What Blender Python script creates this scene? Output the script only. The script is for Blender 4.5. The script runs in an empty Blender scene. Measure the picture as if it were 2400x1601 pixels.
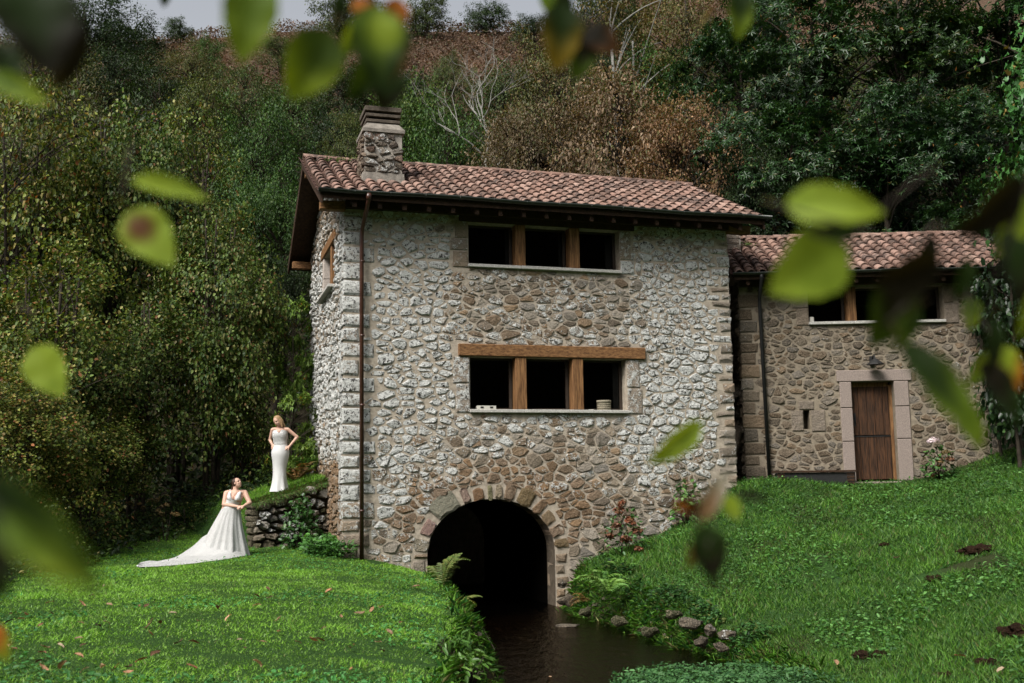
import bpy, bmesh, math, random
import numpy as np
from mathutils import Vector, Matrix

# ------------------------------------------------------------------ camera, sky, sun, exposure
S = bpy.context.scene
COL = S.collection
F, PT, RO = 2506.0, math.radians(7.574), math.radians(0.835)
cp, sp, cr, sr = math.cos(PT), math.sin(PT), math.cos(RO), math.sin(RO)
B = np.array([[cr, sr, 0], [-sr, cr, 0], [0, 0, 1]]) @ np.array([[1, 0, 0], [0, sp, -cp], [0, cp, sp]])
cam = bpy.data.cameras.new('camera')
cam_ob = bpy.data.objects.new('camera', cam)
COL.objects.link(cam_ob)
cam_ob.matrix_world = Matrix(((B[0][0], -B[1][0], -B[2][0], 0), (B[0][1], -B[1][1], -B[2][1], 0),
                              (B[0][2], -B[1][2], -B[2][2], 0), (0, 0, 0, 1)))
cam.sensor_width = 36.0
cam.lens = F / 2400 * 36.0
cam.clip_start, cam.clip_end = 0.05, 900
cam.dof.use_dof = True
cam.dof.focus_distance = 25.0
cam.dof.aperture_fstop = 2.6
S.camera = cam_ob

SUN_DIR = Vector((-0.40, -0.52, 0.76)).normalized()      # towards the bright part of the overcast
world = bpy.data.worlds.new('World')
S.world = world
world.use_nodes = True
wn = world.node_tree
sky = wn.nodes.new('ShaderNodeTexSky')
sky.sky_type = 'NISHITA'
sky.sun_disc = False
sky.sun_elevation = math.asin(SUN_DIR.z)
sky.sun_rotation = math.atan2(SUN_DIR.x, SUN_DIR.y)
sky.air_density, sky.dust_density, sky.ozone_density = 1.0, 4.0, 1.0
hs = wn.nodes.new('ShaderNodeHueSaturation')
hs.inputs['Saturation'].default_value = 0.24
wn.links.new(sky.outputs[0], hs.inputs['Color'])
bg = wn.nodes['Background']
bg.inputs["Strength"].default_value = 0.050
wn.links.new(hs.outputs[0], bg.inputs['Color'])
sun = bpy.data.lights.new('sun', 'SUN')
sun.energy, sun.angle, sun.color = 1.5, math.radians(26), (1.0, 0.96, 0.90)
sun_ob = bpy.data.objects.new('sun', sun)
COL.objects.link(sun_ob)
sun_ob.rotation_euler = SUN_DIR.to_track_quat('Z', 'Y').to_euler()
S.view_settings.view_transform = 'Standard'
S.view_settings.look = 'None'
S.view_settings.gamma = 1
S.view_settings.exposure = 1.80
S.view_settings.use_curve_mapping = False
S.cycles.use_denoising = True
S.cycles.max_bounces = 5
S.cycles.diffuse_bounces = 2
S.cycles.glossy_bounces = 2
S.cycles.transmission_bounces = 3
S.cycles.transparent_max_bounces = 6

# ------------------------------------------------------------------ helpers
K = 2400 / 2351                                    # I measured the photograph at 2351 px wide


def ray(px, py):
    return B.T @ np.array([(px * K - 1200) / F, (py * K - 800.5) / F, 1.0])


def at(px, py, y):                                  # the point seen at (px, py), y metres ahead
    r = ray(px, py)
    return r * (y / r[1])


def tag(o, label=None, cat=None, group=None, kind=None):
    if label: o['label'] = label
    if cat: o['category'] = cat
    if group: o['group'] = group
    if kind: o['kind'] = kind
    return o


def link(name, data, parent=None, loc=None):
    o = bpy.data.objects.new(name, data)
    COL.objects.link(o)
    if parent is not None: o.parent = parent
    if loc is not None: o.location = loc
    return o


def thing(name, label, cat, loc=(0, 0, 0), rz=0.0, group=None):
    o = link(name, None, None, loc)
    o.empty_display_size = 0.1
    o.rotation_euler = (0, 0, rz)
    return tag(o, label, cat, group)


def np_mesh(name, V, faces, mat=None, col=None, smooth=False):
    """V (n,3); faces: list of (m,k) int arrays; col (n,4) point colours"""
    V = np.asarray(V, dtype=np.float32)
    me = bpy.data.meshes.new(name)
    fl = [np.asarray(f, dtype=np.int32) for f in (faces if isinstance(faces, list) else [faces]) if len(f)]
    loops = np.concatenate([f.ravel() for f in fl])
    tot = np.concatenate([np.full(len(f), f.shape[1], np.int32) for f in fl])
    start = np.concatenate([[0], np.cumsum(tot)[:-1]]).astype(np.int32)
    me.vertices.add(len(V)); me.vertices.foreach_set('co', V.ravel())
    me.loops.add(len(loops)); me.loops.foreach_set('vertex_index', loops)
    me.polygons.add(len(tot)); me.polygons.foreach_set('loop_start', start); me.polygons.foreach_set('loop_total', tot)
    if smooth: me.polygons.foreach_set('use_smooth', np.ones(len(tot), bool))
    if col is not None:
        a = me.color_attributes.new('Col', 'FLOAT_COLOR', 'POINT')
        a.data.foreach_set('color', np.asarray(col, dtype=np.float32).ravel())
    me.update(calc_edges=True)
    if mat: me.materials.append(mat)
    return me


def poly_mesh(name, V, faces, mat=None, col=None, smooth=False):
    """mixed polygon list"""
    me = bpy.data.meshes.new(name)
    me.from_pydata([tuple(map(float, v)) for v in V], [], [tuple(f) for f in faces])
    if smooth: me.polygons.foreach_set('use_smooth', [True] * len(me.polygons))
    if col is not None:
        a = me.color_attributes.new('Col', 'FLOAT_COLOR', 'POINT')
        a.data.foreach_set('color', np.asarray(col, dtype=np.float32).ravel())
    me.update()
    if mat: me.materials.append(mat)
    return me


class Acc:
    """collects pieces into one mesh"""
    def __init__(s): s.V, s.F, s.C = [], [], []
    def add(s, V, F_, c=None):
        n = len(s.V)
        s.V += [tuple(v) for v in V]
        s.F += [tuple(i + n for i in f) for f in F_]
        if c is not None: s.C += [tuple(c)] * len(V)
        return s
    def box(s, x0, x1, y0, y1, z0, z1, c=None):
        V = [(x0, y0, z0), (x1, y0, z0), (x1, y1, z0), (x0, y1, z0), (x0, y0, z1), (x1, y0, z1), (x1, y1, z1), (x0, y1, z1)]
        return s.add(V, [(0, 3, 2, 1), (4, 5, 6, 7), (0, 1, 5, 4), (1, 2, 6, 5), (2, 3, 7, 6), (3, 0, 4, 7)], c)
    def prism(s, pts, f0, f1, c=None):
        """pts: polygon; f0/f1 map a 2-D point to 3-D at both ends"""
        n = len(pts)
        V = [f0(p) for p in pts] + [f1(p) for p in pts]
        Fc = [tuple(range(n))[::-1], tuple(range(n, 2 * n))] + [(i, (i + 1) % n, n + (i + 1) % n, n + i) for i in range(n)]
        return s.add(V, Fc, c)
    def tube(s, pts, rad, k=8, c=None, cap=True):
        V, Fc = tube(pts, rad, k, cap)
        return s.add(V, Fc, c)
    def mesh(s, name, mat, smooth=False):
        return poly_mesh(name, s.V, s.F, mat, s.C if s.C else None, smooth)
    def ob(s, name, mat, parent=None, smooth=False, bevel=0.0, loc=None):
        o = link(name, s.mesh(name, mat, smooth), parent, loc)
        if bevel:
            m = o.modifiers.new('bevel', 'BEVEL'); m.width = bevel; m.segments = 1; m.limit_method = 'ANGLE'
        return o


def tube(pts, rad, k=8, cap=True):
    pts = [np.asarray(p, float) for p in pts]
    n = len(pts)
    if not hasattr(rad, '__len__'): rad = [rad] * n
    V, Fc = [], []
    up = None
    for i in range(n):
        d = pts[min(i + 1, n - 1)] - pts[max(i - 1, 0)]
        d = d / (np.linalg.norm(d) + 1e-9)
        if up is None: up = np.array([0, 0, 1.0]) if abs(d[2]) < .9 else np.array([1.0, 0, 0])
        a = np.cross(d, up); a /= np.linalg.norm(a) + 1e-9
        b = np.cross(a, d); up = b
        for j in range(k):
            t = 2 * math.pi * j / k
            V.append(tuple(pts[i] + rad[i] * (math.cos(t) * a + math.sin(t) * b)))
    for i in range(n - 1):
        for j in range(k):
            Fc.append((i * k + j, i * k + (j + 1) % k, (i + 1) * k + (j + 1) % k, (i + 1) * k + j))
    if cap: Fc += [tuple(range(k))[::-1], tuple(range((n - 1) * k, n * k))]
    return V, Fc


def sstep(a, b, x):
    t = np.clip((np.asarray(x, float) - a) / (b - a), 0, 1)
    return t * t * (3 - 2 * t)


def vnoise(P, seed=0):
    """cheap smooth value noise on (n,d) points, 0..1"""
    P = np.asarray(P, float)
    i = np.floor(P).astype(np.int64); f = P - i; f = f * f * (3 - 2 * f)
    d = P.shape[1]; out = 0
    pr = [73856093, 19349663, 83492791]
    for c in range(2 ** d):
        w = 1; h = np.full(len(P), seed * 2654435 + 12345, np.int64)
        for k in range(d):
            b = (c >> k) & 1
            w = w * (f[:, k] if b else 1 - f[:, k])
            h = h ^ ((i[:, k] + b) * pr[k])
        h = (h ^ (h >> 13)) * 1274126177; h = h ^ (h >> 16)
        out = out + w * ((h & 0xffff) / 65535.0)
    return out

# ------------------------------------------------------------------ materials
class N:
    """tiny node builder"""
    def __init__(s, name):
        s.m = bpy.data.materials.new(name); s.m.use_nodes = True
        s.t = s.m.node_tree; s.t.nodes.clear()
        s.out = s.n('ShaderNodeOutputMaterial')
    def n(s, ty, **kw):
        x = s.t.nodes.new(ty)
        for k, v in kw.items(): setattr(x, k, v)
        return x
    def set(s, node, **kw):
        for k, v in kw.items():
            i = node.inputs[k.replace('_', ' ')] if k.replace('_', ' ') in node.inputs else node.inputs[k]
            if hasattr(v, 'is_output') or isinstance(v, bpy.types.NodeSocket): s.t.links.new(v, i)
            else:
                if isinstance(v, (tuple, list)) and len(v) == 3 and i.type == 'RGBA': v = (*v, 1)
                i.default_value = v
        return node
    def pos(s): return s.n('ShaderNodeNewGeometry').outputs['Position']
    def obj(s): return s.n('ShaderNodeTexCoord').outputs['Object']
    def noise(s, scale, detail=3, rough=.55, vec=None, out='Fac'):
        x = s.n('ShaderNodeTexNoise'); s.set(x, Scale=scale, Detail=detail, Roughness=rough)
        s.t.links.new(vec if vec is not None else s.pos(), x.inputs['Vector'])
        return x.outputs[out]
    def ramp(s, fac, stops):
        x = s.n('ShaderNodeValToRGB'); e = x.color_ramp.elements
        while len(e) < len(stops): e.new(.5)
        for el, (p, c) in zip(e, stops):
            el.position = p; el.color = (*c, 1) if len(c) == 3 else c
        s.t.links.new(fac, x.inputs[0]); return x.outputs[0]
    def step(s, fac, a, b):
        x = s.n('ShaderNodeMapRange'); x.interpolation_type = 'SMOOTHSTEP'
        s.set(x, Value=fac); x.inputs[1].default_value = a; x.inputs[2].default_value = b
        return x.outputs[0]
    def math(s, op, a, b=0.0):
        x = s.n('ShaderNodeMath', operation=op)
        for i, v in enumerate((a, b)):
            if isinstance(v, bpy.types.NodeSocket): s.t.links.new(v, x.inputs[i])
            else: x.inputs[i].default_value = v
        return x.outputs[0]
    def mix(s, fac, a, b, blend='MIX'):
        x = s.n('ShaderNodeMix', data_type='RGBA', blend_type=blend)
        for i, v in ((0, fac), (6, a), (7, b)):
            if isinstance(v, bpy.types.NodeSocket): s.t.links.new(v, x.inputs[i])
            else: x.inputs[i].default_value = ((*v, 1) if isinstance(v, tuple) and len(v) == 3 else v)
        return x.outputs[2]
    def attr(s, name='Col', out='Color'):
        return s.n('ShaderNodeAttribute', attribute_name=name).outputs[out]
    def bump(s, h, strength=.5, dist=.02):
        x = s.n('ShaderNodeBump'); s.set(x, Height=h, Strength=strength, Distance=dist); return x.outputs[0]
    def bsdf(s, base, rough=.8, spec=.3, normal=None, **kw):
        p = s.n('ShaderNodeBsdfPrincipled'); s.set(p, **{'Base Color': base, 'Roughness': rough, 'Specular IOR Level': spec})
        if normal is not None: s.t.links.new(normal, p.inputs['Normal'])
        for k, v in kw.items(): s.set(p, **{k.replace('_', ' '): v})
        return p.outputs[0]
    def done(s, shader):
        s.t.links.new(shader, s.out.inputs[0]); return s.m


def m_stone(name, white=(.63, .64, .62), dark=1.0):
    n = N(name)
    c = n.attr(); lich = n.attr(out='Alpha')
    big = n.noise(2.2, 2); n1 = n.noise(9, 5, .65); n2 = n.noise(38, 4, .7); n3 = n.noise(120, 2, .6)
    body = n.mix(n1, c, n.mix(.5, c, (.03 * dark, .025 * dark, .02 * dark)), 'MIX')
    body = n.mix(n.step(n2, .42, .7), body, n.mix(.4, body, (.40, .32, .23)))
    # lichen: whitish crust, edges ragged, black spots inside it
    k = n.math('ADD', n.math('ADD', lich, n.math('MULTIPLY', n.math('SUBTRACT', n1, .5), 1.3)), n.math('MULTIPLY', n.math('SUBTRACT', n2, .5), .9))
    mask = n.step(k, .44, .54)
    lw = n.mix(n.step(n3, .3, .7), (white[0] * .82, white[1] * .81, white[2] * .79), white)
    spots = n.step(n.math('ADD', n.noise(15, 5, .8), n.math('MULTIPLY', big, .14)), .598, .655)
    lw = n.mix(spots, lw, (.035, .032, .03))
    col = n.mix(mask, body, lw)
    h = n.math('ADD', n.math('MULTIPLY', n1, 1.0), n.math('MULTIPLY', n2, .6))
    return n.done(n.bsdf(col, .92, .15, n.bump(h, 1.0, .08)))


def m_plain(name, base, rough=.8, spec=.3, var=.35, scale=14, bump=.3, dist=.01, **kw):
    n = N(name)
    f = n.noise(scale, 5, .65)
    d = tuple(x * (1 - var) for x in base); l = tuple(min(1, x * (1 + var)) for x in base)
    return n.done(n.bsdf(n.ramp(f, [(.25, d), (.75, l)]), rough, spec, n.bump(n.noise(scale * 4, 4, .7), bump, dist), **kw))


def m_wood(name, a, b, scale=(1, 1, 1), streak=22, rough=.75):
    """grain runs along the object axis whose scale is smallest"""
    n = N(name)
    mp = n.n('ShaderNodeMapping'); n.set(mp, Vector=n.pos(), Scale=scale)
    f = n.noise(streak, 5, .7, mp.outputs[0]); g = n.noise(3.0, 3, .6, mp.outputs[0])
    col = n.mix(n.step(f, .32, .68), a, b)
    col = n.mix(n.step(g, .5, .75), col, n.mix(.6, col, tuple(x * .35 for x in a)))
    return n.done(n.bsdf(col, rough, .25, n.bump(f, .5, .01)))


def m_leaf(name, trans=.35, rough=.5, spec=.2, tint=(1.15, 1.1, .5), vary=True):
    n = N(name)
    c = n.attr()
    if vary: c = n.mix(1.0, c, n.ramp(n.n('ShaderNodeObjectInfo').outputs['Random'], [(0, (.70, .80, .72)), (.35, (.95, 1.0, .95)), (.7, (1.12, 1.05, .9)), (1, (1.25, 1.05, .85))]), 'MULTIPLY')
    p = n.bsdf(c, rough, spec)
    t = n.n('ShaderNodeBsdfTranslucent'); n.set(t, Color=n.mix(1.0, c, tint, 'MULTIPLY'))
    mx = n.n('ShaderNodeMixShader'); n.set(mx, Fac=trans)
    n.t.links.new(p, mx.inputs[1]); n.t.links.new(t.outputs[0], mx.inputs[2])
    return n.done(mx.outputs[0])


M = {}
M['stone'] = m_stone('rubble_stone')
M['mortar'] = m_plain('lime_mortar', (.36, .31, .248), .95, .1, .4, 9, .6, .02)
M['granite'] = m_plain('dressed_granite', (.40, .35, .31), .85, .2, .35, 30, .5, .01)
M['sill'] = m_plain('granite_sill', (.40, .39, .36), .85, .2, .4, 30, .5, .01)
M['oak_x'] = m_wood('oak_beam', (.085, .038, .015), (.26, .135, .055), (.5, 7, 7), 5)
M['oak_z'] = m_wood('oak_post', (.085, .038, .015), (.26, .135, .055), (7, 7, .5), 5)
M['rafter'] = m_wood('eave_shaded_rafter', (.022, .011, .006), (.055, .028, .014), (2, 1, 2), 9)  # wood darkened to carry eave shade; verge boards and bench share it
M['door'] = m_wood('old_door_wood', (.013, .007, .004), (.085, .038, .017), (7, 7, .5), 5)
M['copper'] = m_plain('painted_gutter', (.018, .022, .017), .38, .5, .4, 5, .1, .005)
M['pipe'] = m_plain('brown_downpipe', (.055, .022, .014), .35, .5, .4, 5, .1, .005)
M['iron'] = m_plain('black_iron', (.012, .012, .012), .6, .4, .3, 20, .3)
M['cement'] = m_plain('cement_render', (.30, .275, .24), .95, .1, .45, 5, .6, .02)
M['skirt'] = m_plain('stained_render', (.20, .18, .155), .95, .1, .5, 6, .6, .02)
M['dark_in'] = m_plain('dark_interior', (.0015, .0013, .001), .95, .01, .3, 5, .2)  # near-black colour stands in for unlit depth
M['leaf'] = m_leaf('leaf', .26)
M['leaf_gloss'] = m_leaf('glossy_leaf', .2, .38, .32)
M['leaf_dry'] = m_leaf('dry_leaf', .2, .6, .3, (1.1, .9, .6))
M['grass'] = m_leaf('grass_blade', .30, .5, .22, (1.0, 1.1, .5), False)
M['bark'] = m_plain('bark', (.040, .033, .025), .95, .1, .5, 8, .8, .03)
M['bark_pale'] = m_plain('pale_bark', (.20, .195, .175), .85, .2, .55, 4, .5, .02)
M['moss'] = m_plain('moss', (.055, .075, .018), .95, .05, .6, 18, .9, .03)


def _roof():
    n = N('clay_tile')
    rnd = n.math('FRACT', n.math('ADD', n.n('ShaderNodeObjectInfo').outputs['Random'], n.attr('Col', 'Fac')))
    base = n.ramp(rnd, [(0, (.095, .060, .045)), (.2, (.165, .098, .074)), (.55, (.23, .138, .106)), (.85, (.295, .195, .155)), (1, (.13, .085, .067))])
    d = n.math('MULTIPLY', n.step(n.math('ADD', n.noise(5, 5, .75), n.math('MULTIPLY', n.noise(1.1, 2), .55)), .72, .92), .8)
    col = n.mix(d, base, (.035, .028, .025))
    col = n.mix(n.math('MULTIPLY', n.step(n.noise(16, 4, .7), .55, .72), .5), col, (.44, .30, .25))
    return n.done(n.bsdf(col, .85, .25, n.bump(n.noise(30, 4, .7), .4, .01)))
M['tile'] = _roof()
M['tile_dirty'] = m_plain('grimy_channel_tile', (.085, .050, .040), .95, .1, .6, 8, .6, .02)


def _glass():
    n = N('window_glass')
    g = n.n('ShaderNodeBsdfGlossy'); n.set(g, Roughness=.04, Color=(.9, .9, .9))
    t = n.n('ShaderNodeBsdfTransparent'); n.set(t, Color=(.22, .22, .22))
    f = n.n('ShaderNodeFresnel'); n.set(f, IOR=1.18)
    mx = n.n('ShaderNodeMixShader'); n.t.links.new(f.outputs[0], mx.inputs[0])
    n.t.links.new(t.outputs[0], mx.inputs[1]); n.t.links.new(g.outputs[0], mx.inputs[2])
    return n.done(mx.outputs[0])
M['glass'] = _glass()


def _water():
    n = N('stream_water')
    mp = n.n('ShaderNodeMapping'); n.set(mp, Vector=n.pos(), Scale=(1.6, .7, 1))
    h = n.math('ADD', n.noise(4, 4, .6, mp.outputs[0]), n.math('MULTIPLY', n.noise(14, 3, .6, mp.outputs[0]), .4))
    b = n.bump(h, .8, .08)
    g = n.n('ShaderNodeBsdfGlossy'); n.set(g, Roughness=.10, Color=(.62, .58, .52)); n.t.links.new(b, g.inputs['Normal'])
    t = n.n('ShaderNodeBsdfTransparent'); n.set(t, Color=(.27, .21, .14))
    f = n.n('ShaderNodeFresnel'); n.set(f, IOR=1.33); n.t.links.new(b, f.inputs['Normal'])
    mx = n.n('ShaderNodeMixShader'); n.t.links.new(f.outputs[0], mx.inputs[0])
    n.t.links.new(t.outputs[0], mx.inputs[1]); n.t.links.new(g.outputs[0], mx.inputs[2])
    return n.done(mx.outputs[0])
M['water'] = _water()


def _ground():
    n = N('ground_soil_and_turf')
    c = n.attr()
    f = n.noise(7, 5, .7); g = n.noise(45, 4, .7)
    col = n.mix(n.math('MULTIPLY', f, .6), c, n.mix(.6, c, (.02, .016, .010)))
    return n.done(n.bsdf(col, .97, .05, n.bump(n.math('ADD', f, g), .8, .06)))
M['ground'] = _ground()
M['skin'] = m_plain('skin', (.50, .31, .23), .55, .35, .06, 20, .05, .002)
M['lips'] = m_plain('lips', (.40, .12, .10), .5, .4, .05, 20, .05)
M['eye'] = m_plain('eye', (.03, .02, .015), .3, .5, .05, 20, .05)
M['blonde'] = m_plain('blonde_hair', (.30, .19, .095), .5, .4, .4, 60, .6, .01)
M['brunette'] = m_plain('dark_brown_hair', (.045, .022, .014), .45, .4, .4, 60, .6, .01)
M['satin'] = m_plain('white_satin', (.56, .56, .555), .5, .3, .06, 10, .15, .004)
M['lace'] = m_plain('white_lace', (.53, .53, .52), .8, .2, .16, 38, 1.0, .02)
# ------------------------------------------------------------------ ground
PH, PH2 = math.radians(16.69), math.radians(-2.38)
P0 = np.array([-3.6616, 23.0, -1.494])               # mill: left front corner at lawn level
Q0 = np.array([5.746, 26.6, -0.024])                 # cottage: left front corner
UX, UY = np.array([math.cos(PH), math.sin(PH), 0]), np.array([-math.sin(PH), math.cos(PH), 0])


def mill_uv(x, y):
    return (x - P0[0]) * UX[0] + (y - P0[1]) * UX[1], (x - P0[0]) * UY[0] + (y - P0[1]) * UY[1]


class TPS:
    def __init__(s, pts):
        P = np.array(pts, float); n = len(P); s.P = P[:, :2]
        A = np.zeros((n + 3, n + 3)); A[:n, :n] = s.k(s.P, s.P) + 0.02 * np.eye(n)
        A[:n, n] = 1; A[:n, n + 1:] = s.P; A[n:, :n] = A[:n, n:].T
        s.w = np.linalg.solve(A, np.concatenate([P[:, 2], [0, 0, 0]]))
    def k(s, a, b):
        r2 = ((a[:, None] - b[None]) ** 2).sum(-1) + 1e-12
        return .5 * r2 * np.log(r2)
    def __call__(s, x, y):
        Q = np.stack([x, y], 1); out = np.zeros(len(Q))
        for i in range(0, len(Q), 20000):
            q = Q[i:i + 20000]
            out[i:i + 20000] = s.k(q, s.P) @ s.w[:-3] + s.w[-3] + q @ s.w[-2:]
        return out


T_LEFT = TPS([(-3.66, 23, -1.49), (-2.9, 23.2, -1.57), (-1.9, 23.5, -1.93), (-6, 23, -1.42), (-8, 22, -1.40), (-8, 17.5, -1.5),
              (-4, 9, -1.52), (-4, 15, -1.5), (-1.2, 18, -1.92), (-.8, 14, -1.93), (-.7, 10, -1.88), (-2.5, 15, -1.60), (-12, 20, -1.2),
              (-12, 10, -1.4), (-10, 28, -.8), (-5, 28, -1.0), (-2, 4, -1.6), (-8, 2, -1.5), (-3, 20, -1.60), (-1.5, 21, -1.92)])
T_RIGHT = TPS([(1.6, 24.5, -1.75), (2.2, 24.7, -1.6), (3.8, 25.3, -1.05), (4.5, 25.5, -.67), (5.3, 25.8, -.14), (5.75, 26.5, -.05),
               (8, 26.5, -.05), (10.3, 26.3, .08), (12.3, 26.3, .72), (15, 26.5, 1.9), (2.3, 21, -2.0), (3.2, 19, -2.15), (4.2, 17.6, -2.3),
               (6, 20, -1.35), (9, 20, -.75), (6, 15, -2.1), (9, 15, -1.3), (5, 12.5, -2.45), (12, 20, .1), (12, 15, -.6), (8, 10, -2.0),
               (4, 9, -2.5), (3.4, 5, -2.4), (10, 5, -1.8), (8, 33, 1.6), (15, 33, 4.5), (2, 33, .2), (5, 22.5, -1.05), (7.5, 23.5, -.55)])
EDGE_L = ([2, 8.6, 10.9, 12.8, 15.5, 18.9, 22, 23.5, 40], [-.75, -.70, -.68, -.68, -.74, -1.02, -1.52, -1.88, -6.8])
EDGE_R = ([2, 8, 12.5, 13.6, 15.5, 17.2, 18.2, 21, 22.8, 24.4, 40], [2.4, 2.6, 2.9, 3.3, 3.4, 2.95, 2.45, 1.78, 1.05, .92, -4.2])
WATER_Z, BED_Z = -2.72, -3.0
WALL_A, WALL_B = np.array([-5.85, 24.25]), np.array([-4.30, 25.30])   # low garden wall
wd = (WALL_B - WALL_A) / np.linalg.norm(WALL_B - WALL_A)
wnrm = np.array([-wd[1], wd[0]])                      # to its rear


def ground_z(x, y):
    x = np.asarray(x, float); y = np.asarray(y, float)
    xs, ys = np.clip(x, -14, 16), np.clip(y, 1, 36)
    xl, xr = np.interp(y, *EDGE_L), np.interp(y, *EDGE_R)
    wob = (vnoise(np.stack([y * 1.6, x * 0], 1), 3) - .5) * .3 * sstep(23.2, 21, y)
    xl = xl + wob; xr = xr - wob
    zl = T_LEFT(np.minimum(xs, xl + .1), ys) + (vnoise(np.stack([x * .7, y * .7], 1), 5) - .5) * .10
    zr = T_RIGHT(np.maximum(xs, xr - .2), ys) + (vnoise(np.stack([x * .9, y * .9], 1), 6) - .5) * .16
    # terrace behind the garden wall
    rx, ry = x - WALL_A[0], y - WALL_A[1]
    dn = rx * wnrm[0] + ry * wnrm[1]; al = rx * wd[0] + ry * wd[1]
    zt = -.33 + .28 * np.clip(al, -.5, 2) - .0 * dn
    tw = sstep(.12, .42, dn) * sstep(-.45, .15, al) * sstep(3.0, 2.4, al)
    zl = zl * (1 - tw) + np.maximum(zl, zt) * tw
    a = sstep(-.05, .45, xl + .42 - x)               # 1 on the left bank
    b = sstep(.0, .65, x - xr)                       # 1 on the right bank
    mid = (xl + xr) / 2
    bed = BED_Z + (vnoise(np.stack([x * 2, y * 2], 1), 9) - .5) * .12
    z = np.where(x < mid, bed * (1 - a) + zl * a, bed * (1 - b) + zr * b)
    # wooded hill behind
    t = np.clip((y - 31) / 80.0, 0, 1.0)
    h = -1.0 + 50.2 * t ** 1.04 - .12 * np.clip(y - 111, 0, 400)
    h = h + (vnoise(np.stack([x * .045, y * .045], 1), 11) - .5) * 2.6 * sstep(40, 70, y)
    h = h + 5.0 * sstep(4, 16, x) * sstep(27, 40, y)
    w = sstep(29, 38, y)
    opp = np.clip(-9 - y, 0, 46) * .62                # unseen valley side behind the camera, raised to dim reflections and low sky light
    side = sstep(14, 40, np.abs(x + 0)) * 6 * sstep(40, 10, y)          # valley sides outside the frame
    return z * (1 - w) + h * w + side + opp


def axis(lo, hi, step, ext, g=1.16):
    a = list(np.arange(lo, hi + 1e-6, step)); s = step; v = hi; up = []
    while v < ext[1]: s *= g; v += s; up.append(v)
    s = step; v = lo; dn = []
    while v > ext[0]: s *= g; v -= s; dn.append(v)
    return np.array(dn[::-1] + a + up)


gx, gy = axis(-11, 13, .17, (-260, 260), 1.14), axis(6, 29, .17, (-60, 420), 1.07)
GX, GY = np.meshgrid(gx, gy)
GZ = ground_z(GX.ravel(), GY.ravel())
V = np.stack([GX.ravel(), GY.ravel(), GZ], 1)
nx, ny = len(gx), len(gy)
ii = (np.arange(ny - 1)[:, None] * nx + np.arange(nx - 1)[None]).ravel()
Fg = np.stack([ii, ii + 1, ii + nx + 1, ii + nx], 1)


def ground_col(x, y, z):
    xl, xr = np.interp(y, *EDGE_L), np.interp(y, *EDGE_R)
    n = vnoise(np.stack([x * .8, y * .8], 1), 21)
    turf = np.array([.035, .085, .020]); soil = np.array([.040, .028, .018]); leafm = np.array([.030, .026, .016])
    brack = np.array([.095, .062, .042]); bed = np.array([.060, .044, .028])
    c = np.repeat(turf[None], len(x), 0)
    def mixc(c, k, w): return c * (1 - w[:, None]) + k * w[:, None]
    c = mixc(c, soil, sstep(.55, .8, n) * .6 * (x > 2))
    c = mixc(c, leafm, np.maximum(np.maximum(sstep(27, 30, y), sstep(-8.0, -9.2, x)), sstep(-7, -10, y)))
    c = mixc(c, brack, sstep(72, 82, y + (n - .5) * 14))
    c = mixc(c, bed * .8, sstep(-2.3, -2.6, z) * (y < 40))
    return np.concatenate([c, np.ones((len(x), 1))], 1)


g = link('ground', np_mesh('ground', V, Fg, M['ground'], ground_col(V[:, 0], V[:, 1], V[:, 2]), True))
tag(g, 'grassy valley floor rising behind the mill into a wooded hillside', kind='structure')

# stream surface between the banks, on into the tunnel
ys_ = np.concatenate([np.arange(3, 24.5, .5), np.arange(24.5, 33, 1.0)])
Vw, Fw = [], []
for i, y in enumerate(ys_):
    xl, xr = np.interp(y, *EDGE_L) - .6, np.interp(y, *EDGE_R) + .8
    for k in range(9): Vw.append((xl + (xr - xl) * k / 8, y, WATER_Z))
for i in range(len(ys_) - 1):
    for k in range(8): a = i * 9 + k; Fw.append((a, a + 1, a + 10, a + 9))
w = link('stream_water', np_mesh('stream_water', Vw, np.array(Fw), M['water']))
tag(w, 'shallow brown stream flowing out of the arch', kind='structure')
# ------------------------------------------------------------------ rubble masonry
def clip(poly, px, py, nx_, ny_):
    """keep the side where (p - P).n <= 0"""
    out = []
    n = len(poly)
    for i in range(n):
        a, b = poly[i], poly[(i + 1) % n]
        da = (a[0] - px) * nx_ + (a[1] - py) * ny_
        db = (b[0] - px) * nx_ + (b[1] - py) * ny_
        if da <= 0: out.append(a)
        if (da < 0 < db) or (db < 0 < da):
            t = da / (da - db); out.append((a[0] + (b[0] - a[0]) * t, a[1] + (b[1] - a[1]) * t))
    return out


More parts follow.
